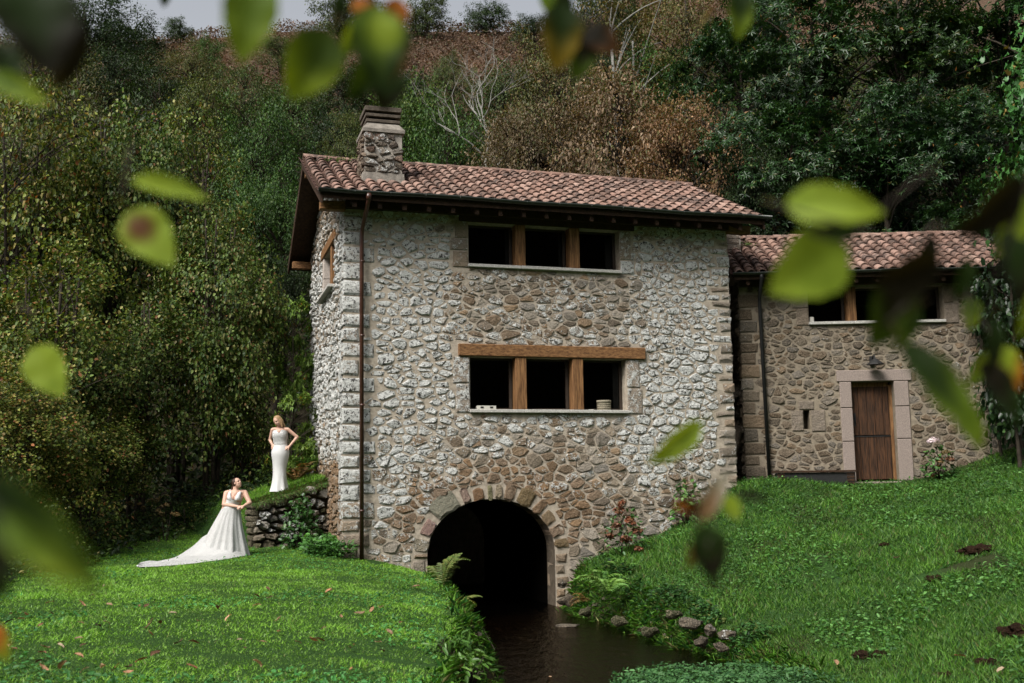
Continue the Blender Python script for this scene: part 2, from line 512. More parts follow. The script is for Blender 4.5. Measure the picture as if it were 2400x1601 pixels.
def rubble(rng, reg, row, wid, rects=(), ell=None, gap=lambda u, z: .04, inside=None):
    """irregular stones filling reg=(u0,u1,z0,z1) round the obstacles; returns polygons"""
    u0, u1, z0, z1 = reg
    seeds = []
    z = z0
    while z < z1:
        h = rng.uniform(*row); u = u0 - rng.uniform(0, .3)
        while u < u1 + .1:
            w_ = rng.uniform(*wid) * (1.35 if rng.random() < .16 else 1)
            cu, cz = u + w_ / 2, z + h / 2 + .05 * math.sin(u * 1.7 + z * 3)
            if rng.random() < .17:                    # two flat ones in place of one
                seeds.append((cu, cz - h * .26, .0)); seeds.append((cu + rng.uniform(-.06, .06), cz + h * .26, 0.))
            else:
                seeds.append((cu + rng.uniform(-.04, .04), cz + rng.uniform(-.3, .3) * h, rng.uniform(-.006, .012) + (.030 if rng.random() < .13 else 0)))
            if rng.random() < .45: seeds.append((u + rng.uniform(-.02, .02), cz + rng.choice((-1, 1)) * h * .45, -.012))
            u += w_
        z += h
    Sd = np.array([s for s in seeds if u0 - .1 < s[0] < u1 + .1 and z0 - .1 < s[1] < z1 + .1])
    P = Sd[:, :2] * np.array([1, 1.45])
    polys = []
    for i in range(len(Sd)):
        su, sz = Sd[i, :2]
        if not (u0 < su < u1 and z0 < sz < z1): continue
        bad = False
        for r in rects:
            if r[0] < su < r[1] and r[2] < sz < r[3]: bad = True; break
        if ell and not bad:
            cu, cz, a, b = ell
            if sz > cz and ((su - cu) / a) ** 2 + ((sz - cz) / b) ** 2 < 1: bad = True
            if sz <= cz and abs(su - cu) < a: bad = True
        if bad or (inside and not inside(su, sz)): continue
        d2 = ((P - P[i]) ** 2).sum(1); nb = np.argsort(d2)[1:22]
        g = gap(su, sz)
        poly = [(su - .8, sz - .6), (su + .8, sz - .6), (su + .8, sz + .6), (su - .8, sz + .6)]
        for j in nb:
            du, dz = Sd[j, 0] - su, (Sd[j, 1] - sz)
            L2 = du * du + dz * dz * 2.1
            t = min(.8, max(.2, .5 + (Sd[i, 2] - Sd[j, 2]) / (2 * L2)))
            nu, nz = du, dz * 2.1
            L = math.hypot(nu, nz)
            if L < 1e-6: continue
            poly = clip(poly, su + du * t - nu / L * g / 2, sz + dz * t - nz / L * g / 2, nu / L, nz / L)
            if len(poly) < 3: break
        e = .015
        for (px, py, a, b) in ((u0, 0, -1, 0), (u1, 0, 1, 0), (0, z0, 0, -1), (0, z1, 0, 1)):
            if len(poly) > 2: poly = clip(poly, px - a * e, py - b * e, a, b)
        for r in rects:
            if len(poly) < 3: break
            if max(p[0] for p in poly) < r[0] or min(p[0] for p in poly) > r[1] or max(p[1] for p in poly) < r[2] or min(p[1] for p in poly) > r[3]: continue
            opts = [(r[0] - su, (r[0] - e, 0, 1, 0)), (su - r[1], (r[1] + e, 0, -1, 0)), (r[2] - sz, (0, r[2] - e, 0, 1)), (sz - r[3], (0, r[3] + e, 0, -1))]
            poly = clip(poly, *max(opts)[1])
        if ell and len(poly) > 2:
            cu, cz, a, b = ell
            if sz > cz:
                k = math.hypot((su - cu) / a, (sz - cz) / b)
                pu, pz = cu + (su - cu) / k, cz + (sz - cz) / k
                nu, nz = (pu - cu) / a ** 2, (pz - cz) / b ** 2; L = math.hypot(nu, nz)
                poly = clip(poly, pu + nu / L * e, pz + nz / L * e, -nu / L, -nz / L)
            else:
                sgn = 1 if su > cu else -1
                poly = clip(poly, cu + sgn * (a + e), 0, -sgn, 0)
        if len(poly) < 3: continue
        A = .5 * sum(poly[k][0] * poly[(k + 1) % len(poly)][1] - poly[(k + 1) % len(poly)][0] * poly[k][1] for k in range(len(poly)))
        if A < .004: continue
        polys.append((A, poly))
    return polys


def round_poly(poly, rng, jit):
    # drop tiny edges, cut the corners, jitter: 7-10 points
    q = [poly[0]]
    for p in poly[1:]:
        if math.hypot(p[0] - q[-1][0], p[1] - q[-1][1]) > .035: q.append(p)
    if len(q) > 3 and math.hypot(q[0][0] - q[-1][0], q[0][1] - q[-1][1]) < .035: q.pop()
    if len(q) < 3: q = poly
    out = []
    n = len(q)
    for i in range(n):
        a, b, c = q[i - 1], q[i], q[(i + 1) % n]
        if n <= 6:
            t = rng.uniform(.08, .24); s = rng.uniform(.08, .24)
            out += [(b[0] + (a[0] - b[0]) * t, b[1] + (a[1] - b[1]) * t), (b[0] + (c[0] - b[0]) * s, b[1] + (c[1] - b[1]) * s)]
        else:
            m = ((a[0] + c[0]) / 2, (a[1] + c[1]) / 2)
            out.append((b[0] + (m[0] - b[0]) * .22, b[1] + (m[1] - b[1]) * .22))
    return [(p[0] + rng.uniform(-jit, jit), p[1] + rng.uniform(-jit, jit)) for p in out]


def stone_geo(poly, rng, proud=.05, jit=.014):
    """verts in (u, depth outward, z) about the centroid; about 40 triangles"""
    q = round_poly(poly, rng, jit)
    n = len(q)
    cu, cz = sum(p[0] for p in q) / n, sum(p[1] for p in q) / n
    pr = proud * rng.uniform(.6, 1.5)
    tu, tz = rng.uniform(-.12, .12), rng.uniform(-.16, .08)      # faces tilt a little
    V = [(p[0] - cu, -.03, p[1] - cz) for p in q]
    V += [((p[0] - cu) * .97, pr * rng.uniform(.35, .6), (p[1] - cz) * .97) for p in q]
    s = rng.uniform(.68, .82)
    V += [((p[0] - cu) * s + rng.uniform(-.012, .012), pr * rng.uniform(.75, 1.15) + (p[0] - cu) * tu + (p[1] - cz) * tz, (p[1] - cz) * s + rng.uniform(-.012, .012)) for p in q]
    V.append((rng.uniform(-.02, .02), pr * rng.uniform(.95, 1.2), rng.uniform(-.02, .02)))
    Fc = []
    for r in range(2):
        for i in range(n):
            j = (i + 1) % n
            Fc.append((r * n + i, r * n + j, (r + 1) * n + j, (r + 1) * n + i))
    Fc += [(2 * n + i, 2 * n + (i + 1) % n, 3 * n) for i in range(n)]
    return (cu, cz), V, Fc


def lay_stones(name, polys, fr, parent, rng, colour, proud=.05, limit=300, mat=None, stuff='small_stones'):
    """fr maps (u, out, z) to the building's frame; the largest become objects, the rest one mesh"""
    mat = mat or M['stone']
    polys = sorted(polys, key=lambda p: -p[0])
    acc = Acc()
    for i, (A, poly) in enumerate(polys):
        (cu, cz), V, Fc = stone_geo(poly, rng, proud * (1 if A > .05 else .7))
        c = colour(cu, cz, rng)
        o = np.array(fr(cu, 0, cz))
        W = [np.array(fr(cu + a, b, cz + d)) for a, b, d in V]
        if i < limit:
            W = [tuple(p - o) for p in W]
            me = poly_mesh(name, W, Fc, mat, [c] * len(W))
            link(name, me, parent, o)
        else: acc.add(W, Fc, c)
    if acc.V:
        o = acc.ob(stuff, mat, parent); tag(o, kind='stuff')


BROWN = [(.27, .205, .145), (.34, .28, .21), (.19, .155, .12), (.36, .25, .155), (.31, .275, .23), (.25, .18, .12), (.40, .355, .295), (.36, .33, .29)]


def lerp(a, b, t): return tuple(x + (y - x) * t for x, y in zip(a, b))


def mill_colour(u, z, rng):
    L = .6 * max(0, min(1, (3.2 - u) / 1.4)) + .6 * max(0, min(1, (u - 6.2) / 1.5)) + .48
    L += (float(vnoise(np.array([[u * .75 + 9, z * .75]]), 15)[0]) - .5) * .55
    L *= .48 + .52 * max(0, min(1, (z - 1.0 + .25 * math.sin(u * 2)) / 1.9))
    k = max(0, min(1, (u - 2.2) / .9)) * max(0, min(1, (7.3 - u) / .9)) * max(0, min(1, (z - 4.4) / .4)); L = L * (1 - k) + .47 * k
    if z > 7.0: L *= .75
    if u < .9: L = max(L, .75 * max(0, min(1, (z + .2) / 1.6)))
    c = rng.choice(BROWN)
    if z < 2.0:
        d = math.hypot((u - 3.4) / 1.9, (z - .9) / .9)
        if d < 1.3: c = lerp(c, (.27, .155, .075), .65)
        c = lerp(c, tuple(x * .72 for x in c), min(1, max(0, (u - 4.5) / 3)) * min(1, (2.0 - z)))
    f = rng.uniform(.75, 1.2)
    return (c[0] * f, c[1] * f, c[2] * f, max(0, min(1, L + rng.uniform(-.26, .22))) * 1.0 - .12)


def cottage_colour(u, z, rng):
    c = lerp(rng.choice(BROWN), (.19, .155, .115), .35); f = rng.uniform(.42, .85)  # stone tones scaled down for tree shade on the cottage
    return (c[0] * f, c[1] * f, c[2] * f, rng.choice((.0, .05, .1, .22)) * (1.2 if z > 2 else .8))


def block(a, rng, u0, u1, z0, z1, d0, d1, fr, c, ch=.03, j=.012):
    """roughly squared block between depths d0 (in) and d1 (out, proud) with worn edges"""
    def q(s, d): 
        m = ch * s
        return [(u0 + m + rng.uniform(-j, j), d, z0 + m + rng.uniform(-j, j)), (u1 - m + rng.uniform(-j, j), d, z0 + m + rng.uniform(-j, j)),
                (u1 - m + rng.uniform(-j, j), d, z1 - m + rng.uniform(-j, j)), (u0 + m + rng.uniform(-j, j), d, z1 - m + rng.uniform(-j, j))]
    V = q(0, d0) + q(.2, d1 - ch * .7) + q(1, d1)
    V.append(((u0 + u1) / 2, d1 + rng.uniform(.2, 1) * ch * .5, (z0 + z1) / 2))
    Fc = [(3, 2, 1, 0)] + [(r * 4 + i, r * 4 + (i + 1) % 4, r * 4 + 4 + (i + 1) % 4, r * 4 + 4 + i) for r in range(2) for i in range(4)] + [(8 + i, 8 + (i + 1) % 4, 12) for i in range(4)]
    a.add([fr(*v) for v in V], Fc, c)


# ------------------------------------------------------------------ tiles
def tile_geo(L=.50, r0=.110, r1=.088, k=8, t=.020):
    V, Fc = [], []
    for y, r in ((0, r0), (L, r1)):
        for rr in (r, r - t):
            for i in range(k + 1):
                a = math.pi * i / k
                V.append((-rr * math.cos(a), y, rr * math.sin(a) * .86))
    n = k + 1
    for i in range(k):
        Fc += [(i, i + 1, 2 * n + i + 1, 2 * n + i), (n + i + 1, n + i, 3 * n + i, 3 * n + i + 1), (i + 1, i, n + i, n + i + 1), (2 * n + i, 2 * n + i + 1, 3 * n + i + 1, 3 * n + i)]
    Fc += [(0, 2 * n, 3 * n, n), (k, n + k, 3 * n + k, 2 * n + k)]
    return V, Fc


TV, TF = tile_geo()
CV, CF = tile_geo(.46, .095, .11, 6, .01)
CV = [(x, y, -z * .8 + .075) for x, y, z in CV]; CF = [f[::-1] for f in CF]


def tiled_roof(roof, rng, u0, u1, ve, ze, vr, slope, ncol, expo, limit, skip=lambda u, s: False, gone=0.0):
    th = math.atan(slope); L = (vr - ve) / math.cos(th)
    cs, sn = math.cos(th), math.sin(th)
    nrow = int(L / expo) + 1
    tm = poly_mesh('tile', TV, TF, M['tile'])
    left, chan = Acc(), Acc()
    cells = []
    for r in range(nrow):
        for c in range(ncol): cells.append((r, c))
    cells.sort(key=lambda q: (q[0] * 1.6 + q[1] * .35))       # nearest the eye first
    n = 0
    dx = (u1 - u0) / ncol
    for r, c in cells:
        s = -.06 + r * expo + rng.uniform(-.018, .018)
        if s + .40 > L + .12: s = L - .30
        u = u0 + (c + .5) * dx + rng.uniform(-.010, .010)
        if skip(u, s): continue
        rot = Matrix.Rotation(th - .060 + rng.uniform(-.012, .012), 4, 'X') @ Matrix.Rotation(rng.uniform(-.035, .035), 4, 'Z')
        Mx = Matrix.Translation((u, ve + s * cs, ze + s * sn + .060)) @ rot
        if n < limit:
            o = link('tile', tm, roof); o.matrix_local = Mx
        else:
            rr = rng.random()
            left.add([Mx @ Vector(v) for v in TV], TF, (rr, rr, rr, 1))
        n += 1
    for r in range(nrow):
        for c in range(ncol + 1):
            s = -.03 + r * expo
            if s + .46 > L: s = L - .46
            u = u0 + c * dx
            if skip(u, s): continue
            Mx = Matrix.Translation((u, ve + s * cs, ze + s * sn + .0)) @ Matrix.Rotation(th - .02, 4, 'X')
            rr = rng.uniform(0, .3)
            chan.add([Mx @ Vector(v) for v in CV], CF, (rr, rr, rr, 1))
    if left.V: tag(left.ob('upper_tiles', M['tile'], roof), kind='stuff')
    tag(chan.ob('channel_tiles', M['tile_dirty'], roof), kind='stuff')
    nr = int((u1 - u0) / .40)
    zr = ze + L * sn
    for i in range(nr):
        u = u0 + (u1 - u0) * (i + .02) / nr
        rot = Matrix.Rotation(-math.pi / 2, 4, 'Z') @ Matrix.Rotation(rng.uniform(-.01, .03), 4, 'X')
        o = link('ridge_tile', tm, roof)
        o.matrix_local = Matrix.Translation((u, vr, zr + .05 + rng.uniform(-.008, .008))) @ rot @ Matrix.Diagonal((1.25, .98, 1.15, 1))


def gutter(acc, u0, u1, v, z, r=.075):
    k = 8; V, Fc = [], []
    nseg = 14
    for i in range(nseg + 1):
        u = u0 + (u1 - u0) * i / nseg; zz = z - .012 * math.sin(i * 1.3)
        for rr in (r, r - .008):
            for j in range(k + 1):
                a = math.pi * j / k
                V.append((u, v - rr * math.cos(a), zz - rr * math.sin(a)))
    n = 2 * (k + 1)
    for i in range(nseg):
        for j in range(k):
            a = i * n + j
            Fc += [(a, a + 1, a + 1 + n, a + n), (a + k + 2, a + k + 1, a + k + 1 + n, a + k + 2 + n)]
        Fc += [(i * n, i * n + n, i * n + n + k + 1, i * n + k + 1), (i * n + k, i * n + 2 * k + 1, i * n + n + 2 * k + 1, i * n + n + k)]
    Fc += [tuple(range(0, k + 1)), tuple(nseg * n + j for j in range(k, -1, -1))]
    acc.add(V, Fc)
    for i in range(1, nseg):                               # joints and brackets
        u = u0 + (u1 - u0) * i / nseg
        acc.tube([(u, v - r * math.cos(a), z - .008 - r * math.sin(a)) for a in np.linspace(.15, 3.0, 7)], .009, 5)


def rect_strip(a, rects, f0, f1):
    for u0, u1, z0, z1 in rects:
        a.prism([(u0, z0), (u1, z0), (u1, z1), (u0, z1)], f0, f1)


# ================================================================== the mill
rng = random.Random(4)
mill = thing('stone_mill', 'tall lichen-white rubble stone mill with terracotta roof standing over the stream arch', 'house', P0, PH)
WU, WD = 9.36, 6.6
RIDGE_V, EAVE_V, EAVE_Z, SL = 3.3, -.70, 7.72, .475
RZ = lambda v: EAVE_Z - .15 + (min(v, 2 * RIDGE_V - v) - EAVE_V) * SL
front = lambda u, d, z: (u, -d, z)
W1 = (2.82, 6.52, 6.45, 7.42)
W2 = (2.83, 6.60, 3.15, 4.34)
AC, AA, AB = 3.3, 1.46, 1.17                              # arch: centre u, half width, rise; springs at z = 0
wl = Acc()
f0, f1 = (lambda p: (p[0], 0, p[1])), (lambda p: (p[0], .55, p[1]))
rect_strip(wl, [(0, 2.82, 1.4, 7.85), (6.60, WU, 1.4, 7.85), (2.82, 6.60, 1.4, 3.15), (2.82, 6.60, 4.34, 6.45), (2.82, 6.60, 7.42, 7.85), (6.52, 6.60, 6.45, 7.42), (2.82, 2.83, 3.15, 4.34)], f0, f1)
arcL = [(AC - AA * math.cos(t), AB * math.sin(t)) for t in np.linspace(0, math.pi / 2, 12)]
arcR = [(AC + AA * math.cos(t), AB * math.sin(t)) for t in np.linspace(0, math.pi / 2, 12)]
wl.prism([(0, -1.9), (AC - AA, -1.9)] + arcL + [(AC, 1.4), (0, 1.4)], f0, f1)
wl.prism([(WU, 1.4), (AC, 1.4)] + arcR[::-1] + [(AC + AA, -1.9), (WU, -1.9)], f0, f1)
# left, right and rear walls
LW = (1.52, 3.88, 6.15, 7.20)
for us in (0, WU - .5):
    g0, g1 = (lambda p, us=us: (us, p[0], p[1])), (lambda p, us=us: (us + .5, p[0], p[1]))
    if us == 0:
        rect_strip(wl, [(.55, LW[0], -1.9, 7.6), (LW[0], LW[1], -1.9, LW[2]), (LW[0], LW[1], LW[3], 7.6), (LW[1], WD, -1.9, 7.6)], g0, g1)
    else:
        rect_strip(wl, [(.55, WD, -1.9, 7.6)], g0, g1)
    wl.prism([(.55, 7.6), (WD, 7.6), (WD, RZ(WD) - .03), (RIDGE_V, RZ(RIDGE_V) - .05), (.55, RZ(.55) - .03)], g0, g1)
wl.box(.5, AC - AA - .6, WD - .5, WD, -1.9, 7.85); wl.box(AC + AA + .6, WU - .5, WD - .5, WD, -1.9, 7.85)
wl.box(AC - AA - .6, AC + AA + .6, WD - .5, WD, -1.9, 7.85)
wl.box(.5, WU - .5, .55, WD - .5, 1.42, 1.6)              # floor over the race
wl.box(.5, WU - .5, .55, WD - .5, 4.75, 4.95)             # upper floor
wall = wl.ob('wall', M['mortar'], mill)
# tunnel under the house
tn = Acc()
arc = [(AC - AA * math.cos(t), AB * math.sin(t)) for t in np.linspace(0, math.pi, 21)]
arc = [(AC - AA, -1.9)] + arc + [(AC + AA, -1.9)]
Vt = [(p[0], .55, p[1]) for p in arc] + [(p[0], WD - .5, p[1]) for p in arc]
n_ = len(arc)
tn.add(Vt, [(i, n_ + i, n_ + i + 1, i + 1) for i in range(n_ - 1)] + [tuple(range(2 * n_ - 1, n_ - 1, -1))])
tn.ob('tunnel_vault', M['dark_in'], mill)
M['reveal'] = m_plain('brown_arch_lining', (.085, .068, .050), .9, .15, .6, 7, .9, .05)  # dark brown lining laid over the pale mortar of the reveal
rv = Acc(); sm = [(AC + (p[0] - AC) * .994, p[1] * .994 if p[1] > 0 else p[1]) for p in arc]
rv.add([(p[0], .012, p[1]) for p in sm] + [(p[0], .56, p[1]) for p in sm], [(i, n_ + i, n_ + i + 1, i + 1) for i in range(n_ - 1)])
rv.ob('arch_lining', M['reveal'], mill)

quoins = Acc()
qrects, z, i = [], -.10, 0
qlist = []
while z < 7.45:
    h = rng.uniform(.26, .40)
    if z + h > 7.5: h = 7.52 - z
    w_ = (.64 if i % 2 else .40) + rng.uniform(-.06, .1)
    qlist.append((w_, z, z + h)); qrects.append((-.2, w_ + .01, z, z + h)); z += h; i += 1
for w_, a_, b_ in qlist:
    q = Acc()
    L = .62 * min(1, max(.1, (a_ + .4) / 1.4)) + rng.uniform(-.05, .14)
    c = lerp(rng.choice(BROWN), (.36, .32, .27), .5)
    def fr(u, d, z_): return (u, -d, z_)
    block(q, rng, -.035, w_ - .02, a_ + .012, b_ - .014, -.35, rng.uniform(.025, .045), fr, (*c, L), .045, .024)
    q.ob('quoin', M['stone'], wall)
z, i = 1.0, 0
while z < 7.3:
    h = rng.uniform(.14, .30); w_ = (.44 if i % 2 else .26) + rng.uniform(-.08, .1)
    qrects.append((WU - w_, WU + .1, z, z + h))
    q = Acc(); c = lerp(rng.choice(BROWN), (.34, .30, .25), .4)
    block(q, rng, WU - w_ + .02, WU + .03, z + .010, z + h - .010, -.3, rng.uniform(.012, .032), front, (*c, rng.uniform(.25, .75) * min(1, max(.1, (z - .6) / 2.2))), .05, .03)
    q.ob('quoin', M['stone'], wall)
    z += h; i += 1
# window surrounds in dressed granite
jr = []
for (u0, u1, z0, z1) in ((2.50, 2.82, 3.08, 3.72), (2.44, 2.82, 3.74, 4.33), (6.61, 6.98, 3.06, 3.66), (6.62, 6.93, 3.68, 4.33),
                         (2.46, 2.81, 6.37, 6.74), (2.40, 2.81, 6.76, 7.02), (2.50, 2.81, 7.04, 7.46), (6.53, 6.88, 6.38, 6.70), (6.53, 6.80, 6.72, 7.44)):
    q = Acc(); c = lerp((.36, .32, .28), (.33, .25, .17), rng.random() * .8)
    block(q, rng, u0, u1, z0, z1, -.42, .03, front, (*c, rng.uniform(.3, .6)), .025, .012)
    q.ob('jamb_stone', M['stone'], wall); jr.append((u0, u1, z0, z1))
# voussoirs
k_, a0 = 0, .02
vs = [.26, .34, .50, .16, .22, .12, .13, .20, .30, .19, .27, .24, .20]
tot = sum(vs)
for w_ in vs:
    t0, t1 = math.pi * a0 / 1.0, 0
    da = w_ / tot * (math.pi - .04)
    t0, t1 = a0 + .012, a0 + da - .012
    R1 = rng.uniform(.27, .37) + (.12 if k_ in (2, 7, 8) else 0)
    pts = [(AC - (AA - .015 + rng.uniform(-.03, .03)) * math.cos(t), (AB - .015 + rng.uniform(-.03, .03)) * math.sin(t)) for t in np.linspace(t0, t1, 4)]
    pts += [(AC - (AA + R1 * rng.uniform(.92, 1.05)) * math.cos(t), (AB + R1 * rng.uniform(.92, 1.05)) * math.sin(t)) for t in np.linspace(t1 - .02, t0 + .02, 4)]
    if k_ in (0, 1): pts = pts
    (cu, cz), V, Fc = stone_geo(pts, rng, .035, .012)
    c = lerp(lerp((.20, .125, .068), rng.choice(BROWN), rng.uniform(.0, .5)), (.30, .265, .21), max(0, 1 - k_ / 3.5) * .9)
    o = np.array(front(cu, 0, cz))
    W = [tuple(np.array(front(cu + x, y, cz + z_)) - o) for x, y, z_ in V]
    V2 = [(x, (.5 if y > .02 else y), z_) for x, y, z_ in W]
    link('arch_stone', poly_mesh('arch_stone', V2, Fc, M['stone'], [(*[x * rng.uniform(.8, 1.1) for x in c], .32 if k_ < 2 else .02)] * len(V2)), wall, o)
    a0 += da; k_ += 1
for sgn in (-1, 1):
    z = -1.7
    while z < 0:
        h = rng.uniform(.18, .36); h = min(h, .02 - z)
        if h > .08:
            w_ = rng.uniform(.20, .44)
            u0, u1 = (AC - AA - w_, AC - AA + rng.uniform(.0, .03)) if sgn < 0 else (AC + AA - rng.uniform(.0, .03), AC + AA + w_)
            q = Acc(); c = lerp(rng.choice(BROWN), (.25, .19, .13), .4)
            block(q, rng, u0 + .01, u1 - .01, z + .012, z + h - .012, -.5, rng.uniform(.02, .045), front, (*c, .16 if sgn < 0 else .0), .05, .025)
            q.ob('arch_stone', M['stone'], wall); qrects.append((u0, u1, z, z + h))
        z += h

gapf = lambda u, z: .035 if (u < 3 and z > 2.5) or z > 6.6 else .024
polys = rubble(rng, (.30, WU - .02, -.75, 7.80), (.12, .27), (.16, .50), rects=qrects + jr + [(W1[0], W1[1], W1[2] - .07, W1[3] + .2), (W2[0], W2[1], W2[2] - .08, W2[3]), (2.54, 7.10, 4.33, 4.62)],
               ell=(AC, -.0, AA + .31, AB + .31), gap=gapf)
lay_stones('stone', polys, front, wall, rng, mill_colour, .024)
left = lambda v, d, z: (-d, v, z)
rng2 = random.Random(8)
polys = rubble(rng2, (.10, WD - .02, -.3, 9.3), (.12, .26), (.14, .36), rects=[LW, (LW[0] - .2, LW[1] + .2, LW[3], LW[3] + .3)],
               gap=lambda u, z: .045, inside=lambda v, z: z < RZ(v) - .12)
# seen along its face, so one mesh; mirrored so that faces look outwards
acc = Acc()
for A, p in polys:
    (cu, cz), V, Fc = stone_geo(p, rng2, .042)
    c = mill_colour(2.3 if cz > 2.2 else 3.8, cz, rng2)
    acc.add([left(cu + a, b, cz + d) for a, b, d in V], [f[::-1] for f in Fc], (c[0], c[1], c[2], c[3] * (1 if cz > 1.6 else .5)))
tag(acc.ob('side_stones', M['stone'], wall), kind='stuff')

# windows
def timber_window(parent, rect, posts, fr_y=.06, wood=True, sill_out=.09, glass_v=.30, label=None, floor_sill=None):
    u0, u1, z0, z1 = rect
    wroot = link('window', None, parent); wroot.empty_display_size = .1
    if label: tag(wroot, label)
    for (a, b) in posts:
        p = Acc(); p.box(a, b, -fr_y + .02, .24, z0 + .002, z1 - .002); p.ob('mullion', M['oak_z'], wroot, bevel=.012)
    edges = [u0] + [x for ab in posts for x in ab] + [u1]
    for i in range(0, len(edges), 2):
        a, b = edges[i], edges[i + 1]
        fr = Acc()
        fr.box(a + .002, a + .05, glass_v - .03, glass_v + .03, z0, z1); fr.box(b - .07, b - .002, glass_v - .03, glass_v + .03, z0, z1)
        fr.box(a + .05, b - .07, glass_v - .03, glass_v + .03, z0, z0 + .05); fr.box(a + .05, b - .07, glass_v - .03, glass_v + .03, z1 - .05, z1)
        fr.ob('sash', M['sash'], wroot)
        g_ = Acc(); g_.add([(a + .05, glass_v, z0 + .05), (b - .07, glass_v, z0 + .05), (b - .07, glass_v, z1 - .05), (a + .05, glass_v, z1 - .05)], [(0, 1, 2, 3)])
        g_.ob('pane', M['glass'], wroot)
    nseg = 3
    s_ = Acc()
    for i in range(nseg):
        a, b = u0 - .02 + (u1 - u0 + .04) * i / nseg, u0 - .02 + (u1 - u0 + .04) * (i + 1) / nseg
        s_.box(a + .002, b - .002, -sill_out - .01 * (i % 2), .26, z0 - .075, z0 - .002)
    s_.ob('sill', M['sill'], wroot, bevel=.008)
    return wroot
M['sash'] = m_plain('dark_sash', (.035, .025, .018), .6, .3, .3, 8, .2)
M['curtain'] = m_plain('grey_curtain', (.34, .33, .31), .9, .1, .15, 8, .2)
w1 = timber_window(mill, W1, [(3.93, 4.17), (5.25, 5.50)], label='upper window of the mill with two oak posts under the eaves')
w2 = timber_window(mill, W2, [(3.89, 4.15), (5.26, 5.52)], label='lower window of the mill under a long oak beam')
b_ = Acc(); b_.box(2.56, 7.08, -.075, .30, 4.345, 4.615); b_.ob('lintel', M['oak_x'], w2, bevel=.014)
b_ = Acc(); b_.box(2.6, 6.9, -.05, .30, 7.425, 7.62); b_.ob('lintel', M['rafter'], w1, bevel=.012)
for u in (3.80, 5.12):                                      # pale curtain edges behind the posts
    c_ = Acc()
    for j in range(4): c_.box(u + j * .028, u + .022 + j * .028, .36 + .012 * (j % 2), .39 + .012 * (j % 2), W1[2] + .03, W1[3] - .05)
    c_.ob('curtain', M['curtain'], w1)
c_ = Acc(); c_.box(6.30, 6.46, .36, .40, W1[2] + .03, W1[3] - .05); c_.ob('shutter', M['curtain'], w1)
c_ = Acc(); c_.box(6.40, 6.54, .36, .40, W2[2] + .03, W2[3] - .05); c_.ob('shutter', M['curtain'], w2)
# side window in the gable wall
w3 = link('window', None, mill); tag(w3, 'narrow window in the left gable wall with slanting view of its oak post')
q = Acc(); q.box(-.05, .3, LW[0] - .15, LW[1] + .15, LW[3] + .002, LW[3] + .24); q.ob('lintel', M['oak_x'], w3, bevel=.012)
q = Acc(); q.box(-.02, .22, 2.05, 2.30, LW[2] + .002, LW[3]); q.ob('mullion', M['oak_z'], w3, bevel=.012)
q = Acc(); q.box(-.17, .3, LW[0] - .05, LW[1] + .05, LW[2] - .07, LW[2]); q.ob('sill', M['sill'], w3, bevel=.01)
q = Acc(); q.add([(.34, LW[0], LW[2]), (.34, LW[1], LW[2]), (.34, LW[1], LW[3]), (.34, LW[0], LW[3])], [(3, 2, 1, 0)]); q.ob('pane', M['glass'], w3)
for z0, z1 in ((6.16, 6.66), (6.67, 7.19)):
    q = Acc(); q.box(-.02, .32, 3.60, 3.87, z0, z1); q.ob('jamb_stone', M['granite'], w3, bevel=.01)

# roof
roof = link('roof', None, mill); roof.empty_display_size = .1
U0, U1 = -.60, 10.02
rk = Acc()
th = math.atan(SL)
for s in (1, -1):
    e_v = EAVE_V if s > 0 else 2 * RIDGE_V - EAVE_V
    pts = [(e_v, EAVE_Z - .13), (RIDGE_V, EAVE_Z - .13 + (RIDGE_V - EAVE_V) * SL), (RIDGE_V, EAVE_Z + (RIDGE_V - EAVE_V) * SL), (e_v, EAVE_Z)]
    if s < 0: pts = pts[::-1]
    rk.prism(pts, lambda p: (U0 + .03, p[0], p[1]), lambda p: (U1 - .03, p[0], p[1]))
rk.ob('roof_deck', M['rafter'], roof)
CH = (.58, 1.52, 1.0, 1.95)                                # chimney footprint u0,u1,v0,v1
skip = lambda u, s: CH[0] - .08 < u < CH[1] + .1 and CH[2] - .25 < EAVE_V + s * math.cos(th) + .2 < CH[3] + .15
tiled_roof(roof, rng, U0, U1, EAVE_V, EAVE_Z, RIDGE_V, SL, 38, .395, 300, skip)
bk = Acc()                                                  # rear slope, tiled plainly
for c in range(38):
    u = U0 + (c + .5) * (U1 - U0) / 38
    for r in range(11):
        s = r * .395
        Mx = Matrix.Translation((u, 2 * RIDGE_V - EAVE_V - s * math.cos(th), EAVE_Z + s * math.sin(th) + .045)) @ Matrix.Rotation(math.pi, 4, 'Z') @ Matrix.Rotation(th - .035, 4, 'X')
        rr = rng.random(); bk.add([Mx @ Vector(v) for v in TV], TF, (rr, rr, rr, 1))
tag(bk.ob('rear_tiles', M['tile'], roof), kind='stuff')
for s in (1, -1):                                           # verge boards, left and right
    e_v = EAVE_V - .02 if s > 0 else 2 * RIDGE_V - EAVE_V + .02
    for u in (U0, U1 - .05):
        v_ = Acc()
        pts = [(e_v, EAVE_Z - .24), (RIDGE_V, EAVE_Z - .24 + (RIDGE_V - EAVE_V) * SL), (RIDGE_V, EAVE_Z + .02 + (RIDGE_V - EAVE_V) * SL), (e_v, EAVE_Z + .02)]
        if s < 0: pts = pts[::-1]
        v_.prism(pts, lambda p: (u - .002, p[0], p[1]), lambda p: (u + .045, p[0], p[1]))
        v_.ob('verge_board', M['rafter'], roof)
